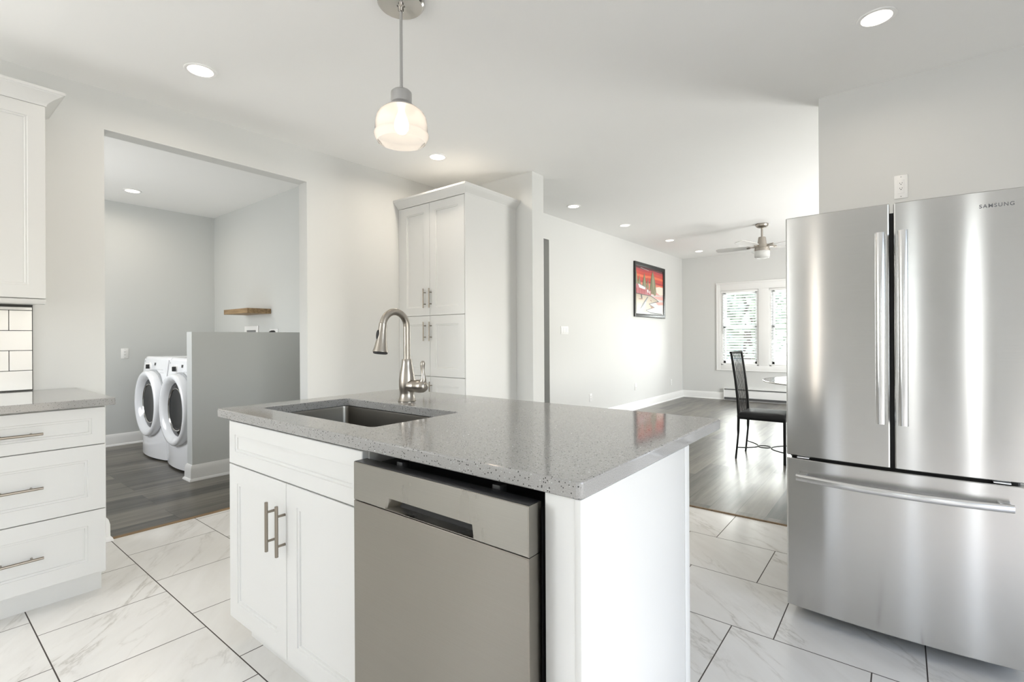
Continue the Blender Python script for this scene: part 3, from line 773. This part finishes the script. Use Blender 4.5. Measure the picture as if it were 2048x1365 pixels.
# --- outlets and switches
def outlet(label, loc, rotz, w=.075, h=.118, kind='duplex', group='white wall plates'):
    """built facing -Y, origin at the back of the plate"""
    t = thing({'duplex': 'wall_outlet', 'switch': 'light_switch', 'blank': 'wall_outlet'}[kind], label, 'outlet' if kind != 'switch' else 'light switch', (0, 0, 0), group)
    MB().box(-w / 2, -.006, -h / 2, w / 2, 0, h / 2, .0025).build('cover_plate', M['white'], t)
    if kind == 'duplex':
        f = MB().box(-w * .24, -.0085, -h * .29, w * .24, -.004, h * .29, .001).build('socket', M['white'], t)
        s = MB(); k = w / .075
        for zc in (-.016 * k, .019 * k):
            s.box(-.0078 * k, -.0088, zc + .001, -.0055 * k, -.008, zc + .009 * k); s.box(.0052 * k, -.0088, zc + .002, .0075 * k, -.008, zc + .009 * k)
            s.box(-.0026 * k, -.0088, zc - .0065 * k, .0026 * k, -.008, zc - .0015 * k)
        s.build('slots', M['slot'], f)
        for z in (-h * .42, h * .42): MB().lathe_ax((0, -.0055, z), (0, -1, 0), [(.003, 0), (.003, .0012)], 10).build('screw', M['lgrey'], t)
    else:
        n = 4
        for k in range(n):
            xc = -w / 2 + w * (k + .5) / n
            f = MB().box(xc - .0155, -.0085, -.034, xc + .0155, -.004, .034, .001).build('rocker', M['white'], t)
            MB().box(xc - .0165, -.0062, -.036, xc - .0155, -.0055, .036).box(xc - .0165, -.0062, -.036, xc + .0165, -.0055, -.0345).build('rocker_gap', M['lgrey'], f)
    t.location = loc; t.rotation_euler = (0, 0, rotz)
    return t
outlet('large white double outlet on the wall above the fridge', (.002, 3.80, 2.123), 0, .066, .140, group=None)
outlet('white outlet on the laundry wall left of the washers', (-7.102, 1.70, 1.063), PI / 2, .072, .118)
outlet('white four-gang switch on the dining wall beside the doorway', (XD, 5.570, 1.320), PI / 2, .185, .105, 'switch')
outlet('lowest white outlet nearest the island on the dining wall', (XD, 6.265, .353), PI / 2, .075, .115)
outlet('white outlet low on the dining wall below the painting', (XD, 7.797, .388), PI / 2, .075, .115)
outlet('white outlet low on the dining wall close to the far corner', (XD, 9.427, .345), PI / 2, .075, .115)

# --- painting (a plain beach scene, no known work)
AY0, AY1, AZ0, AZ1 = 7.735, 9.065, 1.570, 2.505
t = thing('painting', 'black framed painting of trees and a beach under a red sky', 'painting', (XD, (AY0 + AY1) / 2, AZ0))
def fr_ring(i, x): return [(x, AY0 + i, AZ0 + i), (x, AY1 - i, AZ0 + i), (x, AY1 - i, AZ1 - i), (x, AY0 + i, AZ1 - i)]
MB().loft([fr_ring(0, XD + .001), fr_ring(0, XD + .030), fr_ring(.008, XD + .036), fr_ring(.045, XD + .028), fr_ring(.060, XD + .018), fr_ring(.060, XD + .001)], closed=True).build('frame', mat('black_lacquer_frame', (.012, .012, .012), .22), t)
cols = {'maroon': (.10, .03, .035), 'red': (.60, .075, .055), 'orange': (.80, .19, .09), 'crimson': (.45, .06, .07), 'coral': (.80, .27, .20), 'pink': (.80, .42, .38), 'glow': (.95, .82, .70),
        'tan': (.50, .42, .31), 'water': (.70, .66, .66), 'foam': (.85, .84, .83), 'green': (.25, .24, .14), 'green2': (.38, .36, .24), 'rose': (.52, .20, .22), 'slate': (.30, .31, .34), 'line': (.03, .03, .035), 'brown': (.25, .10, .05), 'grey': (.45, .46, .47), 'white': (.9, .9, .9), 'leaf': (.16, .17, .08)}
keys = list(cols); mats = [mat('paint_' + k, c, .3) for k, c in cols.items()]
mb = MB(); lay = [0]
ax0, ax1, az0, az1 = AY0 + .055, AY1 - .055, AZ0 + .055, AZ1 - .055
def art(c, pts):
    lay[0] += 1; x = XD + .010 + lay[0] * .00016
    P = [(x, ax0 + u * (ax1 - ax0), az1 - v * (az1 - az0)) for u, v in pts]
    mb.add(P, [tuple(range(len(P)))], keys.index(c))
art('maroon', [(0, 0), (1, 0), (1, 1), (0, 1)])
for c, a, b in (('crimson', .05, .12), ('red', .10, .22), ('orange', .17, .24), ('red', .22, .34), ('crimson', .29, .34), ('coral', .33, .62)):
    art(c, [(0, a), (.3, a + .012), (.6, a - .008), (1, a + .01), (1, b), (.5, b + .015), (0, b)])
art('pink', [(.5, .36), (1, .34), (1, .62), (.45, .62)])
art('glow', [(.72, .40), (.85, .365), (1, .38), (1, .54), (.88, .555), (.74, .50)])
art('orange', [(.6, .345), (1, .335), (1, .36), (.7, .37)])
art('water', [(0, .56), (1, .56), (1, 1), (0, 1)])
art('pink', [(.6, .60), (1, .575), (1, .66), (.75, .65)]); art('foam', [(.4, .80), (1, .76), (1, .97), (.3, .98)])
art('pink', [(.7, .72), (1, .70), (1, .76), (.8, .78)])
for cx, top, bot, w in ((.03, .10, .45, .07), (.13, .17, .44, .07), (.30, .12, .48, .10), (.42, .20, .46, .05), (.60, .05, .55, .16), (.67, .30, .58, .07)):
    art('green', [(cx, top), (cx + w * .35, top + .12), (cx + w * .6, top + .3 * (bot - top) + .1), (cx + w * .8, bot - .05), (cx + w * .3, bot), (cx - w * .4, bot), (cx - w * .8, bot - .06), (cx - w * .5, top + .5 * (bot - top)), (cx - w * .3, top + .1)])
    art('green2', [(cx, top + .05), (cx + w * .25, top + .2), (cx + w * .5, bot - .06), (cx + w * .1, bot - .02), (cx - w * .1, top + .2)])
    art('leaf', [(cx - w * .15, top + .06), (cx - w * .1, top + .12), (cx - w * .45, bot - .1), (cx - w * .6, bot - .1)])
art('rose', [(0, .38), (.1, .40), (.52, .50), (.52, .60), (0, .585)])
art('white', [(.08, .375), (.33, .43), (.33, .485), (.12, .455)]); art('slate', [(.04, .36), (.36, .425), (.36, .44), (.06, .375)])
art('white', [(.38, .47), (.52, .50), (.52, .56), (.40, .53)]); art('slate', [(.36, .45), (.55, .49), (.55, .50), (.38, .465)])
for u in (.02, .10, .17, .23, .29, .44, .50): art('crimson', [(u, .47), (u + .025, .475), (u + .025, .58), (u, .58)])
art('tan', [(0, .585), (.53, .60), (.72, .665), (.80, .70), (.62, .73), (.45, .77), (.64, .84), (.58, .86), (.40, .90), (.33, .92), (.45, .955), (0, .965)])
for a, b in (((.53, .60), (.72, .66)), ((.72, .66), (.81, .70)), ((.81, .70), (.62, .735)), ((.62, .735), (.45, .775)), ((.45, .775), (.66, .845)), ((.56, .86), (.34, .915)), ((.34, .915), (.50, .96)), ((.50, .96), (.95, .975)), ((0, .585), (.53, .60))):
    dx, dz = b[0] - a[0], b[1] - a[1]; n_ = math.hypot(dx, dz); q = .007
    art('line', [(a[0] - dz / n_ * q, a[1] + dx / n_ * q), (b[0] - dz / n_ * q, b[1] + dx / n_ * q), (b[0] + dz / n_ * q, b[1] - dx / n_ * q), (a[0] + dz / n_ * q, a[1] - dx / n_ * q)])
art('slate', [(.41, .62), (.43, .625), (.26, .86), (.20, .91), (.14, .90), (.22, .80)]); art('line', [(.40, .62), (.42, .62), (.20, .86), (.14, .90), (.22, .79)])
art('foam', [(.32, .74), (.34, .74), (.27, .88), (.24, .88)])
art('brown', [(.48, .80), (.64, .845), (.58, .86), (.54, .875)]); art('brown', [(.50, .68), (.55, .70), (.54, .72), (.49, .70)])
art('line', [(.16, .60), (.20, .60), (.22, .68), (.18, .69)]); art('brown', [(.08, .69), (.22, .67), (.22, .695), (.10, .70)])
art('grey', [(0, .965), (.45, .965), (.95, .985), (1, .98), (1, 1), (0, 1)])
for k in range(8): art('white', [(.17 + k * .035, .035 + .003 * k), (.185 + k * .035, .035 + .003 * k), (.183 + k * .035, .05 + .003 * k), (.172 + k * .035, .05 + .003 * k)])
mb.build('canvas', mats, t, 0, False)
MB().box(XD + .002, AY0 + .05, AZ0 + .05, XD + .010, AY1 - .05, AZ1 - .05).build('backing', M['grey'], t)

# --- baseboard heater
t = thing('baseboard_heater', 'long white baseboard heater under the dining room windows', 'heater', (-1.6, 10.0, 0))
HX = (-2.702, -.40)
mb = MB().poly([(HX[0] + .012, YFAR - .001, .025), (HX[0] + .012, YFAR - .060, .035), (HX[0] + .012, YFAR - .068, .075), (HX[0] + .012, YFAR - .060, .205), (HX[0] + .012, YFAR - .001, .215)], (HX[1] - HX[0] - .024, 0, 0))
mb.build('front_panel', M['white'], t)
MB().box(HX[0] + .012, YFAR - .072, .018, HX[1] - .012, YFAR - .058, .062).box(HX[0] + .012, YFAR - .070, .205, HX[1] - .012, YFAR - .002, .222).build('vent_slot', M['grey'], t)
for xx in (HX[0], HX[1] - .014): MB().box(xx, YFAR - .070, .005, xx + .014, YFAR - .0005, .232, .003).build('end_cap', M['white'], t)
MB().box(HX[0], YFAR - .066, .222, HX[1], YFAR - .001, .232, .002).build('top_cover', M['white'], t)
MB().box(HX[0] + .014, YFAR - .050, .004, HX[1] - .014, YFAR - .002, .018).build('bottom_plate', M['white'], t)

# --- dining chair (built at its place, back towards -X, seat towards +X)
def chair_parts(t, x, y):
    """x, y: the near back leg's foot; the seat runs to +X, width to +Y"""
    W = .42; xb = x + .030; xf = x + .435
    for yy in (y + .012, y + W - .012):
        pts = [(x, yy, 0), (x + .010, yy, .10), (x + .024, yy, .25), (x + .028, yy, .44), (x + .020, yy, .60), (x + .002, yy, .78), (x - .018, yy, .93), (x - .038, yy, 1.066)]
        sm = []
        for i in range(len(pts) - 1):
            for k in range(4): sm.append(tuple(Vector(pts[i]).lerp(Vector(pts[i + 1]), k / 4)))
        sm.append(pts[-1])
        MB().tube(sm, [.0095] * 9 + [.0125] * (len(sm) - 9), 10).build('back_leg', M['iron'], t)
    for yy in (y + .010, y + W - .010):
        MB().tube([(xf, yy, 0), (xf, yy, .43)], .0135, 10).build('front_leg', M['iron'], t)
    MB().tube([(x - .040, y, 1.062), (x - .040, y + W, 1.062)], .012, 10).build('top_rail', M['iron'], t)
    mb = MB(); n = 7
    for k in range(n):
        yt = y + .045 + (W - .09) * k / (n - 1); yb2 = y + .075 + (W - .15) * k / (n - 1)
        mb.tube([(x - .038, yt, 1.058), (x - .016, yt + (yb2 - yt) * .2, .92), (x + .004, yt + (yb2 - yt) * .5, .77), (x + .020, yb2, .60), (x + .028, yb2, .46)], .0042, 8)
    mb.build('back_spindles', M['iron'], t)
    mb = MB().loft([rrect(xb - .02 + i, y - .006 + i, xf + .018 - i, y + W + .006 - i, .03, z, 4) for i, z in ((.010, .405), (.002, .412), (0, .43), (.002, .448), (.012, .462), (.04, .472), (.10, .477))])
    mb.build('seat', M['seat'], t, 60)
    # two crossed curved stretchers meeting in a ring
    mid = (x + .22, y + W / 2, .112)
    def arc(p0, p1, bx):
        a, b = Vector(p0), Vector(p1); m = (a + b) / 2 + Vector(bx); return [tuple((1 - u) ** 2 * a + 2 * u * (1 - u) * m + u * u * b) for u in (k / 12 for k in range(13))]
    MB().tube(arc((x + .012, y + .012, .118), (x + .012, y + W - .012, .118), (.30, 0, -.01)), .0062, 8).build('stretcher', M['iron'], t)
    MB().tube(arc((xf, y + .012, .118), (xf, y + W - .012, .118), (-.30, 0, -.01)), .0062, 8).build('stretcher', M['iron'], t)
    MB().tube([(mid[0] + .055 * math.cos(2 * PI * k / 20), mid[1] + .055 * math.sin(2 * PI * k / 20), .116) for k in range(21)], .0055, 8, cap=False).build('stretcher_ring', M['iron'], t)
t = thing('dining_chair', 'black iron dining chair with a padded black seat beside the glass table', 'chair', (-1.09, 5.44, .004), 'black iron dining chairs')
chair_parts(t, -1.302, 5.228)
for o in t.children: o.location.z = 0.0
dup(t, (-.80, 6.95, .004), 0, 'black iron dining chair at the far side of the table, mostly behind the fridge')

# --- round glass table
TX, TY, TR = -.47, 6.08, .735
t = thing('dining_table', 'round glass dining table with a polished rim behind the fridge', 'table', (TX, TY, .004))
MB().lathe(TX, TY, [(TR - .006, .738), (TR, .741), (TR, .747), (TR - .006, .750)], 72).build('glass_top', M['ttop'], t)
MB().loft([[(TX + r * math.cos(2 * PI * j / 72), TY + r * math.sin(2 * PI * j / 72), z) for j in range(72)] for r, z in ((TR, .738), (TR + .006, .739), (TR + .008, .744), (TR + .006, .750), (TR, .751))], closed=True).build('rim', M['chrome'], t)
MB().lathe(TX, TY, [(.30, .728), (.31, .730), (.31, .736), (.28, .7375)], 40, cap=True).build('support_ring', M['iron'], t)
for k in range(4):
    a = PI / 4 + k * PI / 2; c, s = math.cos(a), math.sin(a)
    MB().tube([(TX + c * .30, TY + s * .30, .004), (TX + c * .20, TY + s * .20, .12), (TX + c * .10, TY + s * .10, .35), (TX + c * .14, TY + s * .14, .55), (TX + c * .28, TY + s * .28, .73)], .014, 10).build('leg', M['iron'], t)

# --- laundry machines
def machine(name, label, x0, knob_l):
    W, Y0, H = .755, 1.702, 1.042; x1 = x0 + W; D = .76; xm = (x0 + x1) / 2
    t = thing(name, label, 'washing machine' if name == 'washing_machine' else 'dryer', (xm, Y0 + .38, .004), 'front loading laundry machines')
    # cabinet: sides straight, front bowed outward below the door and leaning back at the control panel
    def fyy(z, u):
        lean = .0 if z < .78 else (z - .78) * .12
        bow = .050 * max(0, 1 - ((z - .03) / .40) ** 2) if z < .43 else 0
        return Y0 + lean - bow * (1 - u * u) 
    zs = [.022, .05, .12, .2, .3, .4, .5, .6, .66, .72, .80, .90, 1.0, 1.03, H]; rings = []
    us = [-1, -.98, -.9, -.75, -.6, -.45, -.3, -.15, 0, .15, .3, .45, .6, .75, .9, .98, 1]
    for z in zs:
        ins = .010 if z == H else 0
        fr = [(xm + u * (W / 2 - .0015 - ins), fyy(z, u) + ins + (.012 if abs(u) == 1 else (.004 if abs(u) > .95 else 0)), z) for u in us]
        rings.append(fr + [(x1 - .0015 - ins, Y0 + D - ins, z), (x0 + .0015 + ins, Y0 + D - ins, z)])
    MB().loft(rings).build('cabinet', M['enamel'], t, 40)
    MB().box(x0 + .03, Y0 + .04, .0, x1 - .03, Y0 + D - .03, .024).build('feet', M['rubber'], t)
    # control panel with a curved lower edge
    mb = MB(); pts = []; n = 16
    for k in range(n + 1):
        u = -1 + 2 * k / n; pts.append((u, .838 + .055 * math.cos(u * PI * .55) - .0))
    def pp(u, z, d): return (xm + u * (W / 2 - .012), Y0 + (z - .78) * .12 - d, z)
    a = [[pp(u, z, d) for u, z in pts] for d in (-.001, .006)]; b = [[pp(u, 1.018, d) for u, z in pts] for d in (-.001, .006)]
    vs = a[0] + a[1] + b[0] + b[1]; q = n + 1; fs = []
    for k in range(n):
        fs += [(k, k + 1, q + k + 1, q + k), (q + k, q + k + 1, 3 * q + k + 1, 3 * q + k), (3 * q + k, 3 * q + k + 1, 2 * q + k + 1, 2 * q + k)]
    fs += [(0, q, 3 * q, 2 * q), (q - 1, 2 * q - 1, 4 * q - 1, 3 * q - 1)]
    mb.add(vs, fs); cp = mb.build('control_panel', M['enamel'], t, 30)
    # printing, display and buttons
    yo = lambda z: Y0 + (z - .78) * .12 - .0065
    def chip(xa, xb, za, zb, m, nm, dd=.001): MB().add([(xa, yo(za), za), (xb, yo(za), za), (xb, yo(zb), zb), (xa, yo(zb), zb), (xa, yo(za) - dd, za), (xb, yo(za) - dd, za), (xb, yo(zb) - dd, zb), (xa, yo(zb) - dd, zb)], [(0, 1, 2, 3), (7, 6, 5, 4), (0, 4, 5, 1), (1, 5, 6, 2), (2, 6, 7, 3), (3, 7, 4, 0)]).build(nm, m, cp)
    chip(xm - .035, xm + .010, .955, .982, M['blackp'], 'display')
    for k in range(5): chip(xm + .045 + k * .045, xm + .062 + k * .045, .912, .919, M['lgrey'], 'button')
    chip(xm + .16, xm + .27, .884, .888, M['lgrey'], 'printed_line'); chip(x0 + .03, x0 + .05, .985, 1.0, M['lgrey'], 'emblem')
    kx = xm + knob_l; kz = .940
    o = Vector((kx, yo(kz) + .002, kz)); ax = Vector((0, -1, .12)).normalized()
    kb = MB().lathe_ax(o, ax, [(.042, 0), (.041, .004), (.036, .006)], 28).build('dial', M['white'], cp)
    MB().lathe_ax(o + ax * .006, ax, [(.031, 0), (.030, .030), (.028, .034)], 28).build('knob', M['white'], kb)
    MB().box(kx + .010, yo(kz) - .042, kz - .022, kx + .034, yo(kz) - .012, kz + .022, .003).build('grip', M['blackp'], kb)
    # porthole door: thick white ring around a dark bowl
    cz = .565; cx = xm - .005; RX, RZ = .335, .338
    def ell(k, d, n=48, sx=0, sz=0): return [(cx + sx + RX * k * math.cos(2 * PI * j / n), Y0 - d, cz + sz + RZ * k * math.sin(2 * PI * j / n)) for j in range(n)]
    MB().loft([ell(1.03, -.02), ell(1.03, .006), ell(.99, .010)], cap=False).loft([ell(.99, .010), ell(.90, .010)], cap=False, mi=0).build('door_seal', M['lgrey'], t)
    dr_ = MB().loft([ell(.975, -.01), ell(1.0, .03), ell(1.0, .058), ell(.985, .074), ell(.95, .085), ell(.90, .086), ell(.85, .078), ell(.80, .060), ell(.765, .040), ell(.745, .030)], cap=False).build('door', M['enamel'], t, 60)
    MB().loft([ell(.77, .024), ell(.68, .038), ell(.50, .036), ell(.30, .030), ell(.02, .028)], cap=True).build('door_glass', M['dglass'], dr_, 60)
    MB().loft([ell(.60, .040), ell(.585, .046), ell(.57, .040)], closed=True).build('glass_rim', M['chrome'], dr_, 60)
    for zz in (.49, .60): MB().box(cx + RX * .985, Y0 - .035, zz - .012, cx + RX * 1.012, Y0 - .015, zz + .012, .002).build('hinge', M['blackp'], dr_)
    MB().box(x0 + .006, Y0 - .002, cz - .02, x0 + .024, Y0 + .004, cz + .02).build('door_latch', M['lgrey'], t)
    return t
machine('clothes_dryer', 'white front loading machine furthest left against the laundry wall', -6.472, -.17)
machine('washing_machine', 'white front loading machine right beside the grey half wall', -5.705, -.16)

# --- oak floating shelf and the plates under it
o = MB().box(-6.15, 2.40, 1.508, -5.545, 2.656, 1.562, .002).build('floating_shelf', M['oak'], None)
o['label'] = 'short oak floating shelf on the laundry wall above the half wall'; o['category'] = 'shelf'
YL = 2.658
t = thing('washer_outlet_box', 'white framed water supply box set in the laundry wall', 'outlet box', (-6.01, YL, 1.20))
def lr(i, y): return [(-6.185 + i, y, 1.12 + i), (-5.845 - i, y, 1.12 + i), (-5.845 - i, y, 1.378 - i), (-6.185 + i, y, 1.378 - i)]
MB().loft([lr(0, YL - .001), lr(0, YL - .012), lr(.006, YL - .016), lr(.048, YL - .014), lr(.052, YL - .001)], closed=True).build('frame', M['white'], t)
MB().box(-6.135, YL - .008, 1.17, -5.895, YL - .001, 1.33).build('recess', mat('grey_box_inside', (.22, .22, .22), .6), t)
t = thing('dryer_plug', 'black plug on a white plate just above the half wall', 'plug', (-5.47, YL, 1.26))
MB().box(-5.57, YL - .008, 1.18, -5.38, YL - .001, 1.335, .003).build('cover_plate', M['white'], t)
MB().lathe_ax((-5.475, YL - .008, 1.262), (0, -1, 0), [(.058, 0), (.056, .03), (.04, .05)], 24).build('plug_head', M['blackp'], t)
mb = MB().tube([(-5.475, YL - .05, 1.255), (-5.48, YL - .075, 1.20), (-5.49, YL - .06, 1.0), (-5.50, YL - .04, .8)], .012, 10); mb.build('cord', M['blackp'], t)

# --- recessed lights
def downlight(loc, label, z=None, watts=0):
    x, y = loc; z = z if z is not None else ceil_z(y)
    t = thing('recessed_light', label, 'ceiling light', (x, y, z), 'recessed ceiling lights')
    MB().loft([[(x + r * math.cos(2 * PI * j / 40), y + r * math.sin(2 * PI * j / 40), z + d) for j in range(40)] for r, d in ((.082, .004), (.082, -.004), (.078, -.006), (.064, -.0045), (.062, .004))], closed=True).build('trim_ring', M['trim'], t)
    if watts:
        area('downlight_beam', (x, y, z - .006), (x, y, 0), .11, .11, watts, (1.0, .88, .74), 165, 'DISK').parent = None
    MB().lathe(x, y, [(.0635, -.0005 + z), (.0635, z - .0035), (.060, z - .0042)], 40).build('lens', M['lamp'], t)
    return t
downlight((-3.127, 1.104), 'recessed ceiling light above the left side, nearest the laundry opening', None, 3)
downlight((-.089, 3.010), 'recessed ceiling light at the upper right above the fridge', None, 3)
downlight((-3.125, 2.930), 'recessed ceiling light in front of the tall pantry', None, 7)
downlight((-3.062, 5.070), 'recessed ceiling light just past the pantry wall, first of the dining row')
downlight((-3.043, 6.420), 'second recessed ceiling light of the dining row after the pantry')
downlight((-2.970, 7.930), 'third recessed ceiling light of the dining row, above the painting')
downlight((-2.940, 9.330), 'faint recessed ceiling light nearest the far wall of windows')
downlight((-6.457, 1.620), 'recessed light in the laundry room ceiling', 2.82, 4)

# --- pendant
PXc, PYc, PZ = -1.797, 1.462, 2.768
t = thing('pendant_light', 'pendant light with a ribbed glass bell shade over the island', 'pendant light', (PXc, PYc, PZ))
MB().lathe(PXc, PYc, [(.104, PZ), (.106, PZ - .004), (.105, PZ - .012), (.098, PZ - .019), (.02, PZ - .024), (.013, PZ - .028), (.013, PZ - .045), (.006, PZ - .05)], 48).build('canopy', M['chrome'], t)
MB().lathe(PXc, PYc, [(.0068, PZ - .045), (.0068, 2.385), (.0085, 2.375), (.0085, 2.350)], 16).build('rod', M['satin'], t)
MB().lathe(PXc, PYc, [(.006, 2.360), (.040, 2.357), (.0465, 2.350), (.0475, 2.343), (.0475, 2.302), (.050, 2.297), (.060, 2.287), (.068, 2.281), (.068, 2.275), (.060, 2.277)], 40).build('socket_cap', M['satin'], t)
mb = MB(); n = 120; rings = []
for r, z in ((.048, 2.284), (.062, 2.279), (.085, 2.268), (.103, 2.250), (.113, 2.228), (.117, 2.20), (.118, 2.165), (.122, 2.160), (.1235, 2.155), (.121, 2.149), (.1165, 2.137), (.107, 2.122)):
    rings.append([(PXc + (r + (.0010 if j % 2 else -.0004)) * math.cos(2 * PI * j / n), PYc + (r + (.0010 if j % 2 else -.0004)) * math.sin(2 * PI * j / n), z) for j in range(n)])
mb.loft(rings, cap=False).build('glass_shade', M['shade'], t, 80)
MB().lathe(PXc, PYc, [(.013, 2.275), (.014, 2.262), (.020, 2.245), (.030, 2.220), (.033, 2.200), (.031, 2.182), (.020, 2.166), (.0, 2.160)], 24).build('bulb', M['filament'], t, 80)

# --- ceiling fan
CX, CYf, CZ = -1.53, 7.61, 2.807
t = thing('ceiling_fan', 'ceiling fan with brushed nickel motor and opal light in the dining room', 'ceiling fan', (CX, CYf, CZ))
MB().lathe(CX, CYf, [(.080, CZ), (.084, CZ - .012), (.078, CZ - .035), (.050, CZ - .056), (.020, CZ - .064)], 32).build('canopy', M['nickel'], t)
MB().lathe(CX, CYf, [(.014, CZ - .05), (.014, 2.61)], 16).build('downrod', M['nickel'], t)
mo = MB().lathe(CX, CYf, [(.020, 2.625), (.046, 2.62), (.050, 2.60), (.058, 2.53), (.060, 2.515), (.095, 2.512), (.098, 2.505), (.098, 2.47), (.092, 2.468), (.092, 2.462), (.098, 2.460), (.100, 2.425), (.096, 2.422)], 36).build('motor_housing', M['nickel'], t)
MB().lathe(CX, CYf, [(.100, 2.423), (.101, 2.40), (.099, 2.345), (.085, 2.328), (.03, 2.318), (.0, 2.316)], 36).build('light_globe', M['opal'], t, 60)
for k in range(5):
    a = math.radians(181 + 72 * k); c, s = math.cos(a), math.sin(a); e = Vector((c, s, 0)); w = Vector((-s, c, 0))
    o3 = Vector((CX, CYf, 2.486)); mb = MB(); rings = []
    for r, hw in ((.16, .042), (.22, .056), (.40, .064), (.56, .066), (.60, .052), (.612, .03)):
        tl = .016
        rings.append([tuple(o3 + e * r + w * hw + Vector((0, 0, .004 + hw * .22))), tuple(o3 + e * r - w * hw + Vector((0, 0, .004 - hw * .22))), tuple(o3 + e * r - w * hw + Vector((0, 0, -.002 - hw * .22))), tuple(o3 + e * r + w * hw + Vector((0, 0, -.002 + hw * .22)))])
    bl = mb.loft(rings).build('blade', mat('fan_blade_silver', (.55, .54, .52), .4) if k == 0 else bpy.data.materials['fan_blade_silver'], t)
    MB().tube([tuple(o3 + e * .085), tuple(o3 + e * .13 + Vector((0, 0, .008))), tuple(o3 + e * .20 + Vector((0, 0, .006)))], [.012, .014, .018], 8, flat=.4, up=(0, 0, 1)).build('blade_bracket', M['nickel'], bl)
